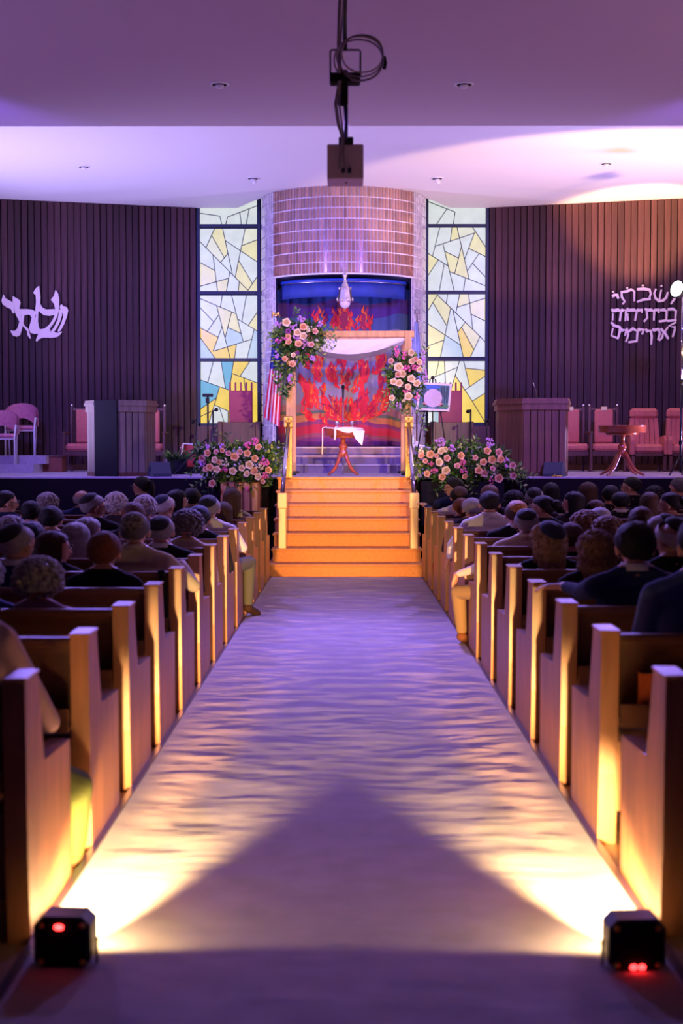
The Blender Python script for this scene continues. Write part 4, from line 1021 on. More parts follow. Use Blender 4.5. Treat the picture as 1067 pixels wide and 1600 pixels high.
# ------------------------------------------------------------------ light stand with bright head
Yl = 19.65; c = P(1063,742,Yl); zl_ = P(1045,452,Yl).z-ZS
st_ = thing('light_stand', 'tall black light stand with a glaring round lamp at the right edge', 'stage light', (c.x,Yl,ZS))
MB().tube([(0,0,.05),(0,0,zl_*.5)],.018,8).build('lower_pole', M_blackm, st_)
MB().tube([(0,0,zl_*.5),(0,0,zl_+.05)],.012,8).build('upper_pole', M_chrome, st_)
for zz in (zl_*.5, zl_*.18): MB().lathe([(.026,-.03),(.028,0),(.026,.03)],10,(0,0,zz)).build('collar', M_black, st_)
for k in range(3):
    a = 1.2+k*2*math.pi/3; MB().tube([(0,0,.30),(.16*math.cos(a),.16*math.sin(a),.012)],.010,6).build('leg', M_blackm, st_)
hd = Vector((-.80,-.55,.15)).normalized(); hq = hd.to_track_quat('Z','Y')
hp = Vector((-.06,0,zl_))
m_ = MB().lathe([(.02,-.16),(.07,-.15),(.085,-.05),(.125,.0),(.13,.03),(.12,.03)],20); o = m_.build('lamp_head', M_black, st_, hp, hq.to_euler())
m_ = MB().lathe([(.12,.02),(.09,.045),(.04,.06),(.001,.064)],20); o2 = m_.build('lamp_lens', mat('white_lens',(1,1,1),.3,emit=(1.0,.93,.82),estr=26), o)
spot('stand_lamp_beam', Vector((c.x,Yl,ZS))+hp+hd*.10, Vector((c.x,Yl,ZS))+hp+hd*5+Vector((0,2.0,-2.5)), 160, (1.0,.86,.66), 95, .9, .1)
# a second lamp further right, outside the view, throws the warm patch onto ceiling and wall
spot('bounce_beam', (5.4,17.6,1.7), (3.8,21.0,5.66), 1500, (1.0,.62,.30), 60, .22, .12)
spot('bounce_wall_beam', (5.4,17.6,1.7), (4.75,23.8,5.55), 9500, (1.0,.50,.20), 19, .55, .1)

# ------------------------------------------------------------------ flags
def flag_mat_us():
    m = bpy.data.materials.new('striped_flag'); m.use_nodes = True; nt = m.node_tree; b = nt.nodes['Principled BSDF']; b.inputs['Roughness'].default_value = .75
    uv = nt.nodes.new('ShaderNodeUVMap'); sp = nt.nodes.new('ShaderNodeSeparateXYZ'); nt.links.new(uv.outputs[0], sp.inputs[0])
    mu = nt.nodes.new('ShaderNodeMath'); mu.operation = 'MULTIPLY'; mu.inputs[1].default_value = 4.5; nt.links.new(sp.outputs[0], mu.inputs[0])
    fr = nt.nodes.new('ShaderNodeMath'); fr.operation = 'FRACT'; nt.links.new(mu.outputs[0], fr.inputs[0])
    gt = nt.nodes.new('ShaderNodeMath'); gt.operation = 'LESS_THAN'; gt.inputs[1].default_value = .5; nt.links.new(fr.outputs[0], gt.inputs[0])
    mx = nt.nodes.new('ShaderNodeMix'); mx.data_type = 'RGBA'; mx.inputs[6].default_value = (.85,.78,.80,1); mx.inputs[7].default_value = (.68,.01,.05,1); nt.links.new(gt.outputs[0], mx.inputs[0])
    a = nt.nodes.new('ShaderNodeMath'); a.operation = 'LESS_THAN'; a.inputs[1].default_value = .44; nt.links.new(sp.outputs[1], a.inputs[0])
    mx2 = nt.nodes.new('ShaderNodeMix'); mx2.data_type = 'RGBA'; nt.links.new(a.outputs[0], mx2.inputs[0]); nt.links.new(mx.outputs[2], mx2.inputs[6]); mx2.inputs[7].default_value = (.02,.03,.22,1)
    nt.links.new(mx2.outputs[2], b.inputs['Base Color'])
    return m
def flag_cloth(root, base, Y, left, right, m, folds, thick=.05):
    nu, nv = 24, 30; mb = MB()
    def interp(pts, t):
        for i in range(len(pts)-1):
            if t <= pts[i+1][0]: f = (t-pts[i][0])/(pts[i+1][0]-pts[i][0]); return pts[i][1]+f*(pts[i+1][1]-pts[i][1]), pts[i][2]+f*(pts[i+1][2]-pts[i][2])
        return pts[-1][1], pts[-1][2]
    def fn(u, v):
        lx, ly = interp(left, v); rx_, ry = interp(right, v)
        q = P(lx+(rx_-lx)*u, ly+(ry-ly)*u, Y)-base
        return (q.x, q.y+thick*math.sin(u*folds*math.pi+v*1.5), q.z)
    mb.grid(fn, nu, nv); o = mb.build('flag_cloth', m, root)
    uvl = o.data.uv_layers.new(name='UVMap')
    for lp in o.data.loops:
        i = lp.vertex_index; uvl.data[lp.index].uv = ((i % (nu+1))/nu, (i//(nu+1))/nv)
    return fn
Yg = 22.75; b = P(426,700,Yg); b.z = ZP
fg = thing('flag_on_pole', 'red and white striped flag with blue starred corner on a pole left of the recess', 'flag', b)
MB().tube([(0,0,.03),(P(430,600,Yg).x-b.x,0,P(430,600,Yg).z-b.z),(P(431,497,Yg).x-b.x,0,P(431,497,Yg).z-b.z)],.012,8).build('flagpole', M_whitep, fg)
MB().lathe([(.13,0),(.12,.02),(.03,.05),(.02,.09)],16).build('base', M_blackm, fg)
e = P(431,492,Yg)-b
MB().sphere((e.x,0,e.z),(.02,.02,.04),8,6).build('eagle_body', M_brass, fg)
for s in (-1,1): MB().add([(e.x,0,e.z+.02),(e.x+s*.05,0,e.z+.05),(e.x+s*.075,-.01,e.z-.03),(e.x+s*.055,0,e.z-.05),(e.x+s*.045,0,e.z),(e.x+s*.015,.01,e.z-.02)],[(0,1,4,5),(1,2,3,4)]).add([(e.x,.012,e.z+.02),(e.x+s*.05,.012,e.z+.05),(e.x+s*.075,.0,e.z-.03),(e.x+s*.055,.012,e.z-.05),(e.x+s*.045,.012,e.z),(e.x+s*.015,.02,e.z-.02)],[(0,1,4,5),(1,2,3,4)]).build('eagle_wing', M_brass, fg)
fn = flag_cloth(fg, b, Yg-.06, [(0,427,512),(.45,421,578),(1,412,652)], [(0,436,512),(.45,441,578),(1,437,668)], flag_mat_us(), 5, .035)
for i in range(5):
    for j in range(6):
        u, v = .08+.2*i+(.1 if j % 2 else 0), .03+.066*j
        if u > .95: continue
        p = Vector(fn(u,v))+Vector((0,-.012,0))
        MB().prism([((.012 if k % 2 == 0 else .005)*math.sin(k*math.pi/5), (.012 if k % 2 == 0 else .005)*math.cos(k*math.pi/5)) for k in range(10)], (-.002,.002)).build('star', M_whitep, fg, p)
Yg = 22.5; b = P(651,697,Yg); b.z = ZP-.05
fg = thing('flag_on_pole', 'white and blue flag on a pole with a star finial right of the canopy', 'flag', (b.x,Yg,ZP))
b = Vector((b.x,Yg,ZP))
top = P(651,500,Yg)-b
MB().tube([(0,0,.03),(0,0,top.z)],.012,8).build('flagpole', M_dkwood, fg)
MB().lathe([(.14,0),(.13,.02),(.04,.04),(.02,.09)],16).build('base', M_whitep, fg)
sz = P(651,490,Yg).z-b.z
MB().tube([(0,0,top.z),(0,0,sz-.03)],.010,6).build('finial_stem', M_blackm, fg)
for fl in (1,-1):
    MB().tube([(.055*math.sin(a),0,sz+.03+fl*.055*math.cos(a)) for a in (0,2*math.pi/3,4*math.pi/3)],.007,6,closed=True,smooth=False).build('star_triangle', M_blackm, fg)
flag_cloth(fg, b, Yg-.03, [(0,648,503),(.3,646,530),(1,645,640)], [(0,653,503),(.3,656,530),(1,660,640)], mat('flag_bluewhite',(.30,.34,.62),.75,var=.7,vscale=6,stretch=(9,1,.4)), 5, .02)

# ------------------------------------------------------------------ easel with framed print
Ye = 21.3; b = P(680,700,Ye)
ea = thing('easel', 'slim metal easel holding the framed print', 'easel', (b.x,Ye,ZS))
b = Vector((b.x,Ye,ZS)); w = lambda px,py,dy=0: tuple(P(px,py,Ye+dy)-b)
def foot(px, py, dy): v = P(px,py,Ye+dy)-b; v.z = .01; return tuple(v)
MB().tube([w(672,592,.0),foot(646,705,-.1)],.010,6).build('front_leg', M_blackm, ea)
MB().tube([w(680,592,.0),foot(703,705,-.1)],.010,6).build('front_leg', M_blackm, ea)
MB().tube([w(676,592,.02),foot(676,705,.35)],.010,6).build('rear_leg', M_blackm, ea)
MB().tube([w(655,643,-.05),w(698,643,-.05)],.010,6).build('ledge', M_blackm, ea)
MB().sphere(w(676,590),(.03,.02,.03),8,6).build('head_joint', M_blackm, ea)
fb = P(677,620,Ye-.09); pr = thing('framed_print', 'white framed print with a pale round text and teal trees', 'picture', fb)
kq = (Ye-.09)/F
def fq(px, py): return ((px-677)*kq, (620-py)*kq)
frm = [(fq(655,597)),(fq(706,600)),(fq(702,643)),(fq(650,640))]
ins = [(fq(658.5,600.5)),(fq(702.5,603)),(fq(699,639.5)),(fq(653.5,637))]
MB().prism(frm,(0,.02)).build('frame', mat('frame_white',(.75,.66,.70),.5), pr)
MB().prism(ins,(-.006,0)).build('print_ground', mat('print_teal',(.05,.16,.24),.6,var=.8,vscale=14,stretch=(2.5,1,.6)), pr)
c_ = fq(676.5,622)
MB().prism([(c_[0]+.135*math.cos(a), c_[1]+.135*math.sin(a)) for a in np.linspace(0,2*math.pi,29)[:-1]],(-.010,-.005)).build('text_disc', mat('print_lilac',(.58,.44,.60),.6,var=.12,vscale=60), pr)
for px, w_ in ((661,1.4),(665,1),(669,.8),(685,1),(690,1.4),(694,1),(698,1.3)):
    a, b_ = fq(px-w_,604), fq(px+w_,630)
    MB().prism([a,(b_[0],a[1]),(b_[0],b_[1]),(a[0],b_[1])],(-.0095,-.005)).build('printed_tree', mat('print_dark',(.02,.05,.10),.6), pr)
for (px,py,rx,ry,cc) in ((660,634,7,2.5,'leafp'),(694,635,7,3,'leafp'),(688,632,4,3,'pinkp'),(664,631,4,2.5,'pinkp'),(676,605,12,3.5,'bluep')):
    q = fq(px,py)
    MB().prism([(q[0]+rx*kq*math.cos(a), q[1]+ry*kq*math.sin(a)) for a in np.linspace(0,2*math.pi,13)[:-1]],(-.0098,-.005)).build('printed_patch', {'leafp':mat('print_green',(.06,.22,.12),.6),'pinkp':mat('print_pink',(.6,.22,.26),.6),'bluep':mat('print_blue',(.04,.12,.5),.6)}[cc], pr)

# ------------------------------------------------------------------ music and microphone stands on the left
def stand(px, Y, top, label, boom=None, desk=False, base=ZS):
    b = P(px,700,Y); b.z = base; r = thing('music_stand' if desk else 'microphone_stand', label, 'stand', b)
    zt_ = P(px,top,Y).z-base
    MB().tube([(0,0,.1),(0,0,zt_)],.013,8).build('pole', M_blackm, r)
    for k in range(3):
        a = .4+k*2*math.pi/3; MB().tube([(0,0,.22),(.24*math.cos(a),.24*math.sin(a),.012)],.009,6).build('leg', M_blackm, r)
    if boom:
        e = P(*boom,Y-.15)-b; MB().tube([(0,0,zt_),tuple(e)],.009,6).build('boom', M_blackm, r); MB().sphere(tuple(e),(.03,.03,.03),8,6).build('microphone_head', M_black, r)
    if desk:
        MB().box((-.075,-.03,zt_-.01),(.075,.03,zt_+.035),0,.006).build('desk', M_blackm, r); MB().box((-.03,-.02,zt_-.10),(.02,.02,zt_-.02),0,.006).build('clamp', M_blackm, r)
stand(325,20.6,619,'black music stand before the left stained glass window',desk=True)
stand(333,21.4,642,'short black stand beside the music stand at the left window',boom=(338,640))
stand(307,21.2,654,'black microphone stand with a boom left of the left window',boom=(301,659))
stand(735,21.6,640,'black stand with a hooked arm before the right stained glass window',boom=(731,643))
stand(760,22.0,655,'black stand with a small head at the right end of the right window',boom=(763,658))
bo = P(296,720,20.3); r = thing('boom_pole', 'long black boom leaning across the left flowers', 'pole', (bo.x,20.3,ZS))
MB().tube([tuple(P(272,741,19.9)-Vector((bo.x,20.3,ZS))),tuple(P(322,686,20.45)-Vector((bo.x,20.3,ZS)))],.012,6).build('tube', M_blackm, r)
MB().tube([tuple(P(322,686,20.45)-Vector((bo.x,20.3,ZS))),tuple(P(331,704,20.5)-Vector((bo.x,20.3,ZS)))],.010,6).build('hinge_arm', M_blackm, r)
c = P(297,697,21.3); r = thing('red_case', 'small red case with white edging behind the potted fern', 'case', (c.x,21.3,ZS))
MB().box((-.13,-.06,.10),(.13,.06,.44),0,.01).build('case_body', mat('case_red',(.35,.02,.03),.5), r)
MB().tube([(-.14,-.07,.12),(-.09,-.07,.45),(.12,-.07,.43)],.014,6).build('edging', M_whitep, r)
MB().box((-.16,-.08,0),(.16,.08,.10),0,.01).build('case_foot', M_black, r)
c = P(277,715,20.9); r = thing('potted_fern', 'small fern in a black tub beside the left lectern', 'plant', (c.x,20.9,ZS))
MB().lathe([(.11,0),(.14,.02),(.15,.22),(.135,.22),(.12,.18)],16).build('tub', M_black, r)
mb = MB()
for i in range(160):
    a = rng.uniform(0,6.28); d = Vector((math.cos(a),math.sin(a),rng.uniform(.2,1.1))); leaf(mb, Vector((.06*math.cos(a),.06*math.sin(a),.20)), d, rng.uniform(.12,.26), .012, rng.choice((0,1)))
f = mb.build('fronds', LEAF, r); f['kind'] = 'stuff'
# ------------------------------------------------------------------ people
def cap_mesh(mb, p0, r0, p1, r1, n=12):
    p0 = Vector(p0); p1 = Vector(p1); d = p1-p0; L = d.length
    if L < 1e-5: d = Vector((0,0,1)); L = 1e-5
    q = d.normalized().to_track_quat('Z','Y'); prof = []
    for i in range(5): a = -math.pi/2+i*math.pi/8; prof.append((r0*math.cos(a), r0*math.sin(a)))
    for i in range(5): a = i*math.pi/8; prof.append((r1*math.cos(a), L+r1*math.sin(a)))
    vs = []; fs = []
    for r, z in prof:
        r = max(r, 1e-4)
        for k in range(n):
            t = 2*math.pi*k/n; vs.append(p0+q @ Vector((r*math.cos(t), r*math.sin(t), z)))
    for i in range(len(prof)-1):
        for k in range(n): l = (k+1)%n; fs.append((i*n+k,i*n+l,(i+1)*n+l,(i+1)*n+k))
    fs.append(tuple(range(n))[::-1]); fs.append(tuple((len(prof)-1)*n+k for k in range(n)))
    mb.add(vs, fs)
HS = 1.11; HPIV = Vector((0,.0,1.09))
HC = HPIV+(Vector((0,.015,1.175))-HPIV)*HS
def body_mesh(name, female=False, yaw=0.0, arms=None, legs=None, voxel=.0115, bare=False):
    arms = arms or {}; legs = legs or {}
    sh = .90 if female else 1.0
    C = []   # (p0, r0, p1, r1, material)
    A = lambda p0, r0, p1, r1, m: C.append((Vector(p0), r0, Vector(p1), r1, m))
    hw = 1.05 if female else 1.0
    A((-.09*hw,0,.565),.118,(.09*hw,0,.565),.118,2)
    A((-.05,.012,.70),.118*(.93 if female else 1),(.05,.012,.70),.118*(.93 if female else 1),1)
    A((-.085*sh,0,.86),.114,(.085*sh,0,.86),.114,1)
    if female: A((-.06,.07,.83),.06,(.06,.07,.83),.06,1)
    A((-.155*sh,-.012,.985),.068,(.155*sh,-.012,.985),.068,1)
    for s in (-1,1): A((s*.13*sh,-.018,1.005),.052,(s*.022,-.014,1.062),.052,1)
    R = Matrix.Rotation(yaw,3,'Z')
    A((0,-.006,1.02),.055 if not female else .048,(0,.008,1.10),.052 if not female else .045,0)
    hd = lambda x,y,z: R @ (HPIV+(Vector((x,y,z))-HPIV)*HS)
    A(hd(0,-.018,1.198),.079*HS,hd(0,.030,1.190),.076*HS,0)
    A(hd(0,.040,1.150),.064*HS,hd(0,.052,1.106),.045*HS,0)
    A(hd(0,.104,1.172),.010,hd(0,.120,1.140),.015,0)
    A(hd(-.036,.088,1.188),.016,hd(.036,.088,1.188),.016,0)
    A(hd(-.016,.092,1.114),.012,hd(.016,.092,1.114),.012,0)
    for s in (-1,1): A(hd(s*.079,.008,1.168),.017,hd(s*.079,.002,1.140),.013,0)
    for s in (-1,1):
        S = Vector((s*.20*sh,-.012,.972))
        E_, W_, Dh = arms.get(s, (Vector((s*.262*sh,.04,.71)), Vector((s*.10,.28,.60)), Vector((-s*.25,.9,-.15))))
        E_ = Vector(E_); W_ = Vector(W_); Dh = Vector(Dh).normalized()
        am = 0 if bare else 1
        A(S,.063*sh,E_,.047*sh,am if not bare else 0); A(E_,.045*sh,E_+(W_-E_)*.8,.034,am); A(E_+(W_-E_)*.75,.033,W_,.027,0)
        sd = Dh.cross(Vector((0,0,1)))
        if sd.length < .2: sd = Dh.cross(Vector((0,1,0)))
        sd.normalize(); nn = sd.cross(Dh).normalized()
        for t in (-1,1): A(W_+sd*t*.014,.018,W_+Dh*.08+sd*t*.024,.0165,0)
        for k,(o_,ln) in enumerate(((-.033,.058),(-.011,.072),(.011,.076),(.033,.066))):
            b0 = W_+Dh*.085+sd*o_; b1 = b0+Dh*ln*.5-nn*.006; b2 = b1+Dh*ln*.42-nn*.022
            A(b0,.0098,b1,.0090,0); A(b1,.0090,b2,.0080,0)
        t0 = W_+Dh*.025-sd*s*.024; t1 = t0+Dh*.035-sd*s*.028; A(t0,.012,t1,.0105,0); A(t1,.0105,t1+Dh*.03-sd*s*.004,.009,0)
    for s in (-1,1):
        K, N_, Tt = legs.get(s, (Vector((s*.12,.42,.515)), Vector((s*.12,.43,.115)), Vector((s*.125,.58,.045))))
        K = Vector(K); N_ = Vector(N_); Tt = Vector(Tt)
        A((s*.10,.02,.555),.098,K,.064,2); A(K,.064,N_,.045,2)
        A(N_+Vector((0,-.02,-.055)),.045,Tt,.036,3)
    mb = MB()
    for p0,r0,p1,r1,m in C: cap_mesh(mb, p0, r0, p1, r1)
    tmp = bpy.data.objects.new('tmp', mb.mesh('tmp', M_black)); COL.objects.link(tmp)
    md = tmp.modifiers.new('r','REMESH'); md.mode = 'VOXEL'; md.voxel_size = voxel
    sm = tmp.modifiers.new('s','SMOOTH'); sm.factor = .5; sm.iterations = 3
    dg = bpy.context.evaluated_depsgraph_get(); me = bpy.data.meshes.new_from_object(tmp.evaluated_get(dg))
    bpy.data.objects.remove(tmp)
    me.name = name; me.materials.clear()
    for k in range(4): me.materials.append(M_black)
    n = len(me.polygons); cen = np.empty(n*3); me.polygons.foreach_get('center', cen); cen = cen.reshape(-1,3)
    best = np.full(n, 1e9); idx = np.zeros(n, int)
    for p0,r0,p1,r1,m in C:
        a = np.array(p0); d = np.array(p1)-a; L2 = max(d.dot(d),1e-9)
        t = np.clip(((cen-a) @ d)/L2,0,1); dist = np.linalg.norm(cen-(a+t[:,None]*d),axis=1)-(r0+(r1-r0)*t)
        k = dist < best; best[k] = dist[k]; idx[k] = m
    # the neckline: skin above the collar only
    sk = (idx == 1) & (cen[:,2] > 1.082) & (np.abs(cen[:,0]) < .09); idx[sk] = 0
    me.polygons.foreach_set('material_index', idx.astype(np.int32)); me.polygons.foreach_set('use_smooth', np.ones(n, bool)); me.update()
    return me
BODY = {}
def body(female, yaw):
    k = (female, yaw)
    if k not in BODY: BODY[k] = body_mesh('person', female, yaw)
    return BODY[k]

# hair
def hair_mesh(kind):
    r_ = random.Random(hash(kind) % 99); cen = Vector((0,-.010,.018)); RX, RY, RZ = .089, .106, .094
    fat = {'short':1.0,'thick':1.06,'curly':1.12,'bigcurly':1.26,'bob':1.06,'long':1.05,'wavy':1.10,'tail':1.02,'bun':1.02,'fringe':1.02,'thin':1.03}[kind]
    amp = {'short':.003,'thick':.006,'curly':.012,'bigcurly':.016,'bob':.005,'long':.005,'wavy':.014,'tail':.003,'bun':.003,'fringe':.004,'thin':.007}[kind]
    mb = MB(); NA, NE = 44, 18; vs = []; fs = []
    drop = {'bob':.17,'long':.30,'wavy':.24}.get(kind, 0)
    if kind == 'bigcurly': drop = .03
    for j in range(NE+2):
        for i in range(NA):
            a = 2*math.pi*i/NA       # 0 = front (+y)
            fr = (1+math.cos(a))/2   # 1 front, 0 back
            lo = math.radians(-52+ (92 if kind != 'fringe' else 60)*fr**1.4 + (12 if .25 < fr < .75 else 0))
            hi = math.pi/2
            if kind == 'fringe': hi = math.radians(8+70*fr**3); lo = min(lo, hi-.05)
            v = min(j, NE)/NE
            face = fr > .62
            if drop and not face:
                if v < .55: el = math.pi/2+( -.15-math.pi/2)*(v/.55); dz = 0
                else: el = -.15; dz = (v-.55)/.45*drop*(1-.25*max(0,(fr-.3)/.32))
            else: el = hi+(lo-hi)*v; dz = 0
            sc = fat*(1+ (0.06*math.sin(dz*14) if dz else 0))
            if j == NE+1: sc *= .86
            ce, se = math.cos(el), math.sin(el)
            p = Vector((RX*ce*math.sin(a)*sc, RY*ce*math.cos(a)*sc, RZ*se*sc-dz))
            nz = mnoise.noise(p*42)*amp+mnoise.noise(p*95+Vector((5,0,0)))*amp*.6
            d = p.normalized() if not dz else Vector((p.x,p.y,0)).normalized()
            vs.append(cen+p+d*nz)
    for j in range(NE+1):
        for i in range(NA): k = (i+1)%NA; fs.append((j*NA+i,(j+1)*NA+i,(j+1)*NA+k,j*NA+k))
    mb.add(vs, fs, 0, True)
    if kind in ('curly','bigcurly','wavy'):
        rad = .022 if kind != 'wavy' else .02
        for i in range(340):
            a = r_.uniform(0,2*math.pi); fr = (1+math.cos(a))/2; lo = math.radians(-48+88*fr**1.4); el = r_.uniform(lo, math.pi/2*.95)
            if r_.random() < .25: el = r_.uniform(.6, 1.4)
            sc = fat*1.0; p = Vector((RX*math.cos(el)*math.sin(a), RY*math.cos(el)*math.cos(a), RZ*math.sin(el)))*sc
            if kind == 'wavy' and fr < .6 and r_.random() < .5: p.z = r_.uniform(-.24,.0); q = Vector((RX*math.sin(a),RY*math.cos(a),0))*fat; p.x, p.y = q.x, q.y
            rr = rad*r_.uniform(.45,.95); mb.sphere(tuple(cen+p),(rr,rr,rr*.9),6,5)
    if kind == 'tail':
        mb.tube([(0,-.10,.06),(0,-.135,.05),(0,-.15,-.01),(0,-.14,-.10),(0,-.13,-.16)],[.016,.024,.030,.026,.008],9)
    if kind == 'bun': mb.sphere((0,-.125,.03),(.048,.042,.045),12,8)
    return mb
HM = {}
def hair_data(kind):
    if kind not in HM: HM[kind] = hair_mesh(kind).mesh('hair', M_black)
    return HM[kind]
def kippah_mesh():
    mb = MB(); ax = Vector((0,-.66,.75)).normalized(); q = ax.to_track_quat('Z','Y'); n = 24; vs = []; fs = []
    prof = [(math.radians(a), s) for a, s in ((0.5,1.13),(12,1.13),(26,1.125),(38,1.115),(46,1.10),(48,1.07),(46,1.03))]
    for a, s in prof:
        for k in range(n):
            t = 2*math.pi*k/n; d = q @ Vector((math.sin(a)*math.cos(t), math.sin(a)*math.sin(t), math.cos(a)))
            vs.append(Vector((0,-.010,.018))+Vector((d.x*.089*s, d.y*.106*s, d.z*.094*s)))
    for j in range(len(prof)-1):
        for k in range(n): l = (k+1)%n; fs.append((j*n+k,j*n+l,(j+1)*n+l,(j+1)*n+k))
    fs.append(tuple(range(n))); mb.add(vs, fs, 0, True)
    return mb.mesh('skullcap', M_black)
KM = kippah_mesh()
def face_mesh():
    mb = MB()
    for s in (-1,1):
        mb.sphere((s*.031,.091,-.002),(.013,.008,.008),8,6,0); mb.sphere((s*.031,.0965,-.002),(.006,.004,.006),6,5,1)
        mb.tube([(s*.016,.104,.014),(s*.034,.1035,.018),(s*.050,.094,.013)],.0042,5,1)
    mb.tube([(-.022,.097,-.061),(0,.105,-.060),(.022,.097,-.061)],.0055,6,2)
    return mb.mesh('face_features', [mat('eye_white',(.6,.55,.55),.3), mat('eye_dark',(.03,.02,.02),.4), mat('lips',(.35,.10,.09),.5)])
FM = face_mesh()
gm = MB()
for s in (-1,1):
    gm.tube([(s*.033+.023*math.cos(t),.108,-.004+.018*math.sin(t)) for t in np.linspace(0,2*math.pi,17)[:-1]],.0022,5,closed=True)
    gm.tube([(s*.056,.106,.002),(s*.078,.06,.002),(s*.088,.005,.0)],.0022,5)
gm.tube([(-.010,.110,0),(.010,.110,0)],.0022,5)
GM = gm.mesh('glasses', M_blackm)
cm = MB(); cm.lathe([(.083,1.062),(.077,1.080),(.071,1.100),(.066,1.100),(.068,1.07)],20,(0,-.004,0),0,True,1.0,.98)
CM = cm.mesh('collar', M_white)

SKIN = [mat('skin_fair',(.55,.30,.21),.55), mat('skin_tan',(.45,.23,.15),.55), mat('skin_ruddy',(.56,.26,.19),.55)]
HAIR = {k: mat('hair_'+k, c, .6, var=.2, vscale=40, bump=.5, bscale=160, spec=.2) for k, c in dict(black=(.012,.010,.012), brown=(.06,.028,.016), auburn=(.16,.05,.022), grey=(.30,.27,.28), white=(.55,.50,.50), dkgrey=(.12,.10,.11), blond=(.36,.21,.11), lightbrown=(.22,.12,.07)).items()}
CL = {k: mat('cloth_'+k, c, .85, bump=.12, bscale=90, spec=.15) for k, c in dict(black=(.012,.012,.016), navy=(.02,.03,.09), white=(.72,.68,.66), beige=(.60,.50,.36), mauve=(.42,.26,.33), dark=(.03,.022,.03), blue=(.08,.11,.30), grey=(.18,.17,.19), olive=(.07,.08,.025), khaki=(.24,.16,.075), sage=(.10,.105,.08), rust=(.50,.09,.03), cream=(.66,.56,.42), pinkish=(.55,.34,.36), shoe=(.05,.025,.015), brownshoe=(.16,.06,.025)).items()}
CL['print'] = mat('cloth_print', (.45,.38,.24), .8, var=.9, vscale=28)
CL['darkprint'] = mat('cloth_darkprint', (.05,.03,.05), .8, var=.95, vscale=30)
KC = {'black': mat('cap_black',(.010,.010,.014),.8), 'navy': mat('cap_navy',(.015,.02,.06),.8), 'pattern': mat('cap_pattern',(.16,.14,.10),.8,var=.95,vscale=55), 'amber': mat('cap_amber',(.40,.16,.03),.6,var=.9,vscale=60), 'brown': mat('cap_brown',(.08,.035,.03),.8)}

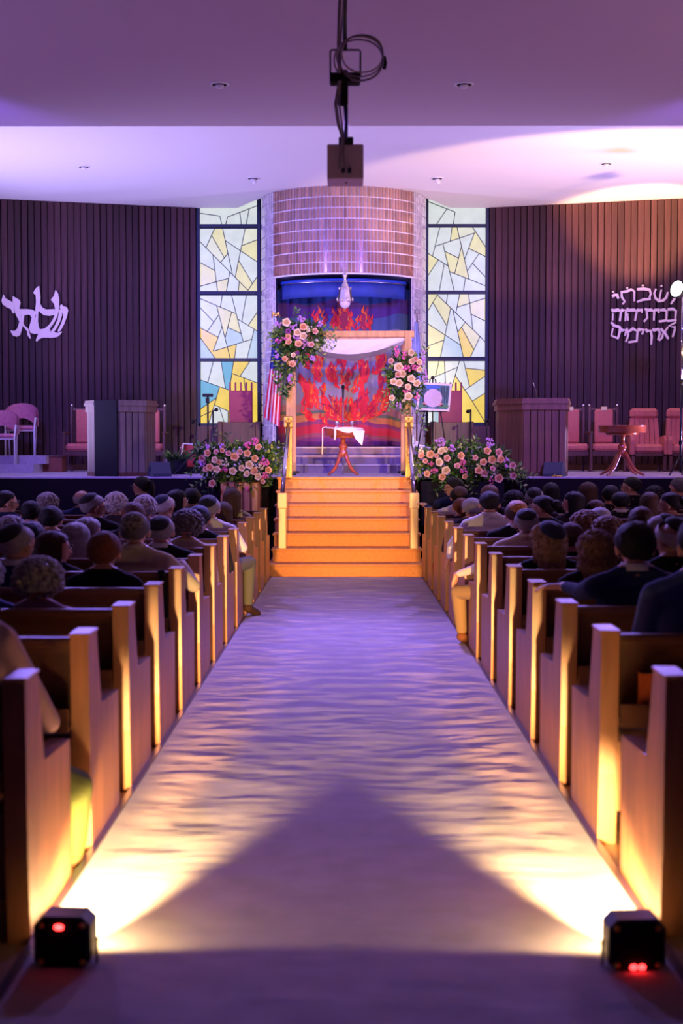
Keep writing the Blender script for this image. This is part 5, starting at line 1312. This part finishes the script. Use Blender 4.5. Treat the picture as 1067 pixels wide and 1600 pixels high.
# side, px, top, female, hair, hair colour, cap, cloth, yaw(deg, + = turns left), row, extras, label
PEOPLE = [
 (-1,-32,868,1,'curly','white',None,'blue',0,2,'','white haired person in blue at the left edge, behind the mauve top'),
 (-1,60,870,1,'bigcurly','grey',None,'mauve',0,2,'','woman with full curly grey hair and a mauve top, near left'),
 (-1,162,828,1,'thick','auburn',None,'black',0,3,'','person with rounded reddish brown hair and a black coat, left pews'),
 (-1,24,815,0,'short','grey','black','navy',-20,3,'c','man with grey hair, dark skullcap and dark jacket near the left edge'),
 (-1,80,827,1,'bob','brown',None,'black',-70,4,'f','woman in profile facing right with a brown bob, left pews'),
 (-1,210,797,0,'short','dkgrey','pattern','beige',-12,4,'cS1','man in a beige shirt with a patterned skullcap, elbow over the pew'),
 (-1,117,813,1,'bob','grey',None,'black',0,5,'','woman with a smooth grey bob in the left pews'),
 (-1,251,803,0,'short','grey','black','black',-10,5,'c','grey haired man with a large black skullcap and black jacket, left pews'),
 (-1,135,806,0,'thin','grey',None,'dark',-20,6,'g','grey haired head half hidden behind the smooth grey bob'),
 (-1,295,795,1,'bigcurly','dkgrey',None,'cream',0,6,'','woman with dark grey curls and a pale top, left aisle side'),
 (-1,47,812,1,'bob','black',None,'dark',0,5,'','dark haired person between the two grey heads at the far left'),
 (-1,16,806,1,'curly','grey',None,'grey',0,6,'','bushy grey head above the dark skullcap at the left edge'),
 (-1,79,789,0,'thick','black','black','black',0,7,'','broad black haired head in the middle of the left pews'),
 (-1,312,788,0,'short','black','navy','black',0,7,'','man in a black suit mostly hidden behind the dark grey curls'),
 (-1,208,783,0,'short','auburn','brown','dark',0,7,'','brown capped head above the patterned skullcap'),
 (-1,144,770,0,'short','grey','black','black',-55,8,'fg','man with glasses and black skullcap turning right, left pews'),
 (-1,327,773,0,'short','grey','black','white',-8,8,'cS2','man in a white shirt and black skullcap, leg out in the aisle'),
 (-1,48,781,0,'short','black','black','dark',-15,8,'','black haired man with a skullcap at the far left, middle rows'),
 (-1,226,775,1,'curly','white',None,'grey',0,8,'','white curly head behind the brown capped head, left pews'),
 (-1,256,772,0,'short','white','navy','pinkish',-25,9,'f','white haired man with a faint skullcap, left pews'),
 (-1,350,782,1,'long','brown',None,'dark',0,9,'','long brown haired woman beside the white shirt, left aisle side'),
 (-1,181,770,1,'curly','white',None,'darkprint',0,9,'','woman with white curls and a dark printed top, left pews'),
 (-1,74,771,1,'curly','grey',None,'black',0,10,'','grey tufted head in the far left rows'),
 (-1,363,760,1,'long','brown',None,'print',0,10,'','brown haired woman in a patterned blouse below the left flowers'),
 (-1,7,764,0,'short','black',None,'navy',-50,9,'fg','black haired man with glasses looking right at the left edge'),
 (-1,275,764,1,'bob','black',None,'black',-60,10,'f','dark haired woman in profile behind the white haired man'),
 (-1,128,763,0,'fringe','grey',None,'navy',0,11,'','bald man in a navy jacket in the far left rows'),
 (-1,222,742,1,'tail','black',None,'black',60,12,'fg','woman with a ponytail and glasses looking left, front left row'),
 (-1,300,762,0,'short','black','black','dark',0,11,'','dark head below the left flowers, front left rows'),
 (1,1095,800,0,'short','black','black','blue',0,1,'c','person in a bright navy jacket cut by the right edge'),
 (1,993,811,0,'thick','black',None,'navy',12,2,'cS8','dark haired man in a navy suit, hand on the pew ahead, near right'),
 (1,932,828,1,'wavy','lightbrown',None,'dark',10,3,'','woman with wavy light brown hair before the navy suit'),
 (1,1054,806,0,'fringe','white','black','black',35,3,'fg','man with white hair, glasses and black skullcap at the right edge'),
 (1,857,816,1,'wavy','blond','navy','black',40,4,'fb','fair haired woman in a sleeveless dark dress with a dark cap, right pews'),
 (1,1037,801,0,'short','grey','black','dark',45,4,'fg','man with glasses and dark skullcap behind the white haired one, right edge'),
 (1,890,815,0,'short','brown','brown','black',0,5,'','brown head with a ridged brown cap, middle of the right pews'),
 (1,950,807,1,'curly','lightbrown',None,'dark',0,5,'','light brown curls just above the wavy haired woman'),
 (1,823,793,0,'short','grey','black','cream',12,6,'cS4','man in a pale shirt with a large black skullcap, hand over the pew end'),
 (1,916,797,1,'bigcurly','lightbrown',None,'dark',0,6,'','round curly light brown head in the middle of the right pews'),
 (1,1002,790,1,'thick','brown',None,'dark',0,6,'','smooth dark brown head behind the tall dark haired man'),
 (1,807,781,0,'short','brown','amber','black',5,7,'c','man in a black suit with a glittering amber skullcap'),
 (1,937,790,0,'thin','grey',None,'dark',0,7,'','grey head above the round curly one, right pews'),
 (1,850,771,1,'bun','black',None,'black',60,8,'f','dark haired woman with a bun in profile facing left'),
 (1,765,764,0,'short','black',None,'white',0,8,'cS5','black haired man in a white shirt on the right aisle side'),
 (1,931,780,1,'bob','black','brown','dark',0,9,'','dark bob with a brown headband in the right pews'),
 (1,1015,767,1,'long','brown',None,'dark',0,9,'','long brown haired woman in the right rows'),
 (1,1050,766,1,'bun','black',None,'dark',55,8,'f','woman in profile with a bright face at the right edge'),
 (1,737,775,0,'short','grey',None,'dark',0,9,'','smooth grey head left of the white shirted man'),
 (1,803,767,1,'curly','black',None,'dark',0,9,'','black curly head behind the amber skullcap'),
 (1,720,776,1,'tail','auburn',None,'dark',0,10,'S6','auburn haired woman in a rust dress at the right aisle end'),
 (1,898,766,1,'bob','black',None,'dark',45,9,'f','black haired woman glancing left in the right pews'),
 (1,970,766,0,'short','black',None,'black',15,10,'c','man with short black hair and a white collar, right rows'),
 (1,835,760,0,'short','grey','black','dark',0,10,'','grey head with a black cap in the right rows'),
 (1,1023,760,1,'curly','black',None,'dark',0,11,'','black curls above the long brown hair, right rows'),
 (1,717,759,0,'short','black','brown','white',0,11,'cS','man with dark strap over a white shirt near the right rail'),
 (1,861,752,1,'long','black',None,'black',0,11,'','woman with long straight black hair in the right rows'),
 (1,919,752,1,'long','brown',None,'black',40,11,'f','woman with long dark hair turned left, right rows'),
 (1,954,757,0,'short','black','black','black',0,11,'','man with a small black skullcap in the far right rows'),
 (1,765,755,1,'bob','lightbrown',None,'dark',0,10,'','light brown head just above the black haired man'),
 (1,988,743,0,'short','black',None,'black',55,12,'fg','tall man with glasses looking left, front right row'),
 (1,711,744,0,'short','black',None,'navy',55,12,'fgS7','man with glasses in a navy suit holding the stair rail'),
 (1,1061,744,0,'short','dkgrey',None,'dark',40,12,'f','man at the right edge of the front right row'),
]
pr_ = random.Random(3); placed = []
for (side, px, top, fem, hk, hc, capc, cl, yaw, row, ex, label) in PEOPLE:
    Y = pewY(row, side)+.34
    q = P(px, top, Y); X = q.x; ztop = q.z
    base_top = 1.326 + (.02 if hk in ('bigcurly',) else 0)
    if fem: base_top *= .96
    sz = min(max(ztop/base_top, .86), 1.08); s0 = (.96 if fem else 1.0)
    zoff = min(max(ztop-base_top*sz, -.10), .03)
    lim = XE+pewX(row)+.30; lean = 0.0; bx_ = X-AX
    X -= AX
    if abs(X) < lim:
        lean = math.atan(min(.24, lim-abs(X))/1.2)*side*-1; bx_ = side*lim if lim-abs(X) < .24 else X+side*.24
    bx_ += AX
    for (s2, r2, x2) in placed:
        if s2 == side and r2 == row and abs(x2-bx_) < .40: print('CLOSE', label, round(abs(x2-bx_),2), 'row', row)
    placed.append((side,row,bx_))
    ya = math.radians(yaw); yq = round(yaw/30)*30
    base = Vector((bx_,Y,zoff)); ssc = Vector((s0,s0,sz*s0))
    Minv = (Matrix.Translation(base) @ Euler((0,lean,0)).to_matrix().to_4x4() @ Matrix.Diagonal((*ssc,1))).inverted()
    wl = lambda a, b, c: Minv @ P(a,b,c)
    fl = lambda a, b, z: Minv @ G(a,b,z)
    special = None
    if 'S1' in ex: special = body_mesh('person', False, math.radians(yq), arms={1:(wl(302,915,Y+.12), wl(285,880,Y+.34), (-.5,.8,0))}, voxel=.0085)
    if 'S2' in ex: special = body_mesh('person', False, math.radians(yq), arms={1:(wl(379,856,Y+.1), wl(365,850,Y+.32), (-.7,.6,0))}, legs={1:(wl(390,878,13.35), wl(388,942,13.4), wl(402,958,13.55))}, voxel=.0085)
    if 'S4' in ex: special = body_mesh('person', False, math.radians(yq), arms={-1:(wl(745,888,Y+.22), wl(713,898,Y+.42), (-.25,.1,-1))}, legs={-1:(wl(716,925,11.5), wl(721,985,11.6), wl(728,1000,11.75))}, voxel=.0075)
    if 'S5' in ex: special = body_mesh('person', False, math.radians(yq), arms={-1:(wl(706,852,Y+.12), wl(702,872,Y+.34), (-.1,.3,-1))}, voxel=.0075)
    if 'S6' in ex: special = body_mesh('person', True, math.radians(yq), legs={-1:(wl(684,882,Y+.45), wl(686,936,Y+.48), wl(690,948,Y+.6))}, voxel=.009)
    if 'S7' in ex: special = body_mesh('person', False, math.radians(yq), arms={-1:(wl(680,800,Y+.15), wl(664,790,Y+.42), (-.35,.8,.25))}, voxel=.0075)
    if 'S8' in ex: special = body_mesh('person', False, math.radians(yq), arms={-1:(wl(908,925,Y+.22), wl(880,916,Y+.50), (-1,.3,-.05))}, voxel=.0075)
    if 'b' in ex and special is None: special = body_mesh('person', True, math.radians(yq), bare=True)
    me = special or body(bool(fem), math.radians(yq))
    o = obj('person', me, None, base, (0,lean,0)); o.scale = ssc
    tag(o, label, 'person', 'seated guests in the pews')
    skin = pr_.choice(SKIN); legm = 'black' if cl not in ('beige','white','cream') else 'dark'; shoe = 'shoe'
    if 'S2' in ex: legm = 'sage'
    if 'S4' in ex: legm = 'khaki'; shoe = 'brownshoe'
    if 'S6' in ex: legm = 'rust'; shoe = 'brownshoe'
    for i, m in enumerate((skin, CL[cl], CL[legm], CL[shoe])): o.material_slots[i].link = 'OBJECT'; o.material_slots[i].material = m
    R = Matrix.Rotation(math.radians(yq),3,'Z'); hp = R @ HC; hr = (0,0,math.radians(yq))
    def kid(name, me_, m=None, scale=None):
        k = obj(name, me_, o, hp, hr)
        if m: k.material_slots[0].link = 'OBJECT'; k.material_slots[0].material = m
        k.scale = Vector(scale or (1,1,1))*HS
        return k
    sv = pr_.uniform(.97,1.05)
    kid('hair', hair_data(hk), HAIR[hc], (sv,sv,pr_.uniform(.97,1.04)))
    if capc:
        k = kid('skullcap', KM, KC[capc], (sv*(1.16 if hk in ('wavy','curly') else 1.0),)*3); k.rotation_euler = (pr_.uniform(-.12,.1),0,math.radians(yq)+pr_.uniform(-.2,.2))
    if 'f' in ex: kid('face_features', FM)['kind'] = 'stuff'
    if 'g' in ex: kid('glasses', GM)
    if 'c' in ex:
        k = obj('collar', CM, o); k.material_slots[0].link = 'OBJECT'; k.material_slots[0].material = CL[cl] if cl in ('white','beige','cream') else CL['white']
# the guest whose sleeve and knee reach over the nearest left pew end
Y = pewY(0,-1)+.34; base = Vector((-1.34,Y,0)); wl = lambda a,b,c: P(a,b,c)-base
me = body_mesh('person', True, 0, arms={1:(wl(76,1128,Y+.14), wl(20,1075,Y+.32), (-.8,.5,.1))}, legs={1:(wl(120,1228,5.50), wl(116,1325,5.56), wl(122,1345,5.68))}, voxel=.0085)
o = obj('person', me, None, base); tag(o, 'guest with a pale mauve sleeve over the nearest left pew, olive skirt', 'person', 'seated guests in the pews')
for i, m in enumerate((SKIN[0], CL['mauve'], CL['olive'], CL['brownshoe'])): o.material_slots[i].link = 'OBJECT'; o.material_slots[i].material = m
k = obj('hair', hair_data('bob'), o, HC); k.scale = (HS,HS,HS); k.material_slots[0].link = 'OBJECT'; k.material_slots[0].material = HAIR['brown']
# dark strap bag hanging on a left pew end
b = P(262,930,8.66); st2 = thing('hanging_strap', 'dark strap bag hanging over a left pew back', 'strap', (b.x-.03,8.62,.60))
MB().tube([(.0,-.03,.29),(.02,-.035,.15),(.03,-.03,.0),(.05,-.03,-.12)],[.022,.018,.016,.012],8).build('strap', CL['black'], st2)
MB().tube([(.05,-.03,-.10),(.07,-.04,-.15),(.05,-.04,-.18),(.03,-.03,-.12)],.010,6).build('buckle_loop', mat('strap_olive',(.2,.22,.08),.5), st2)
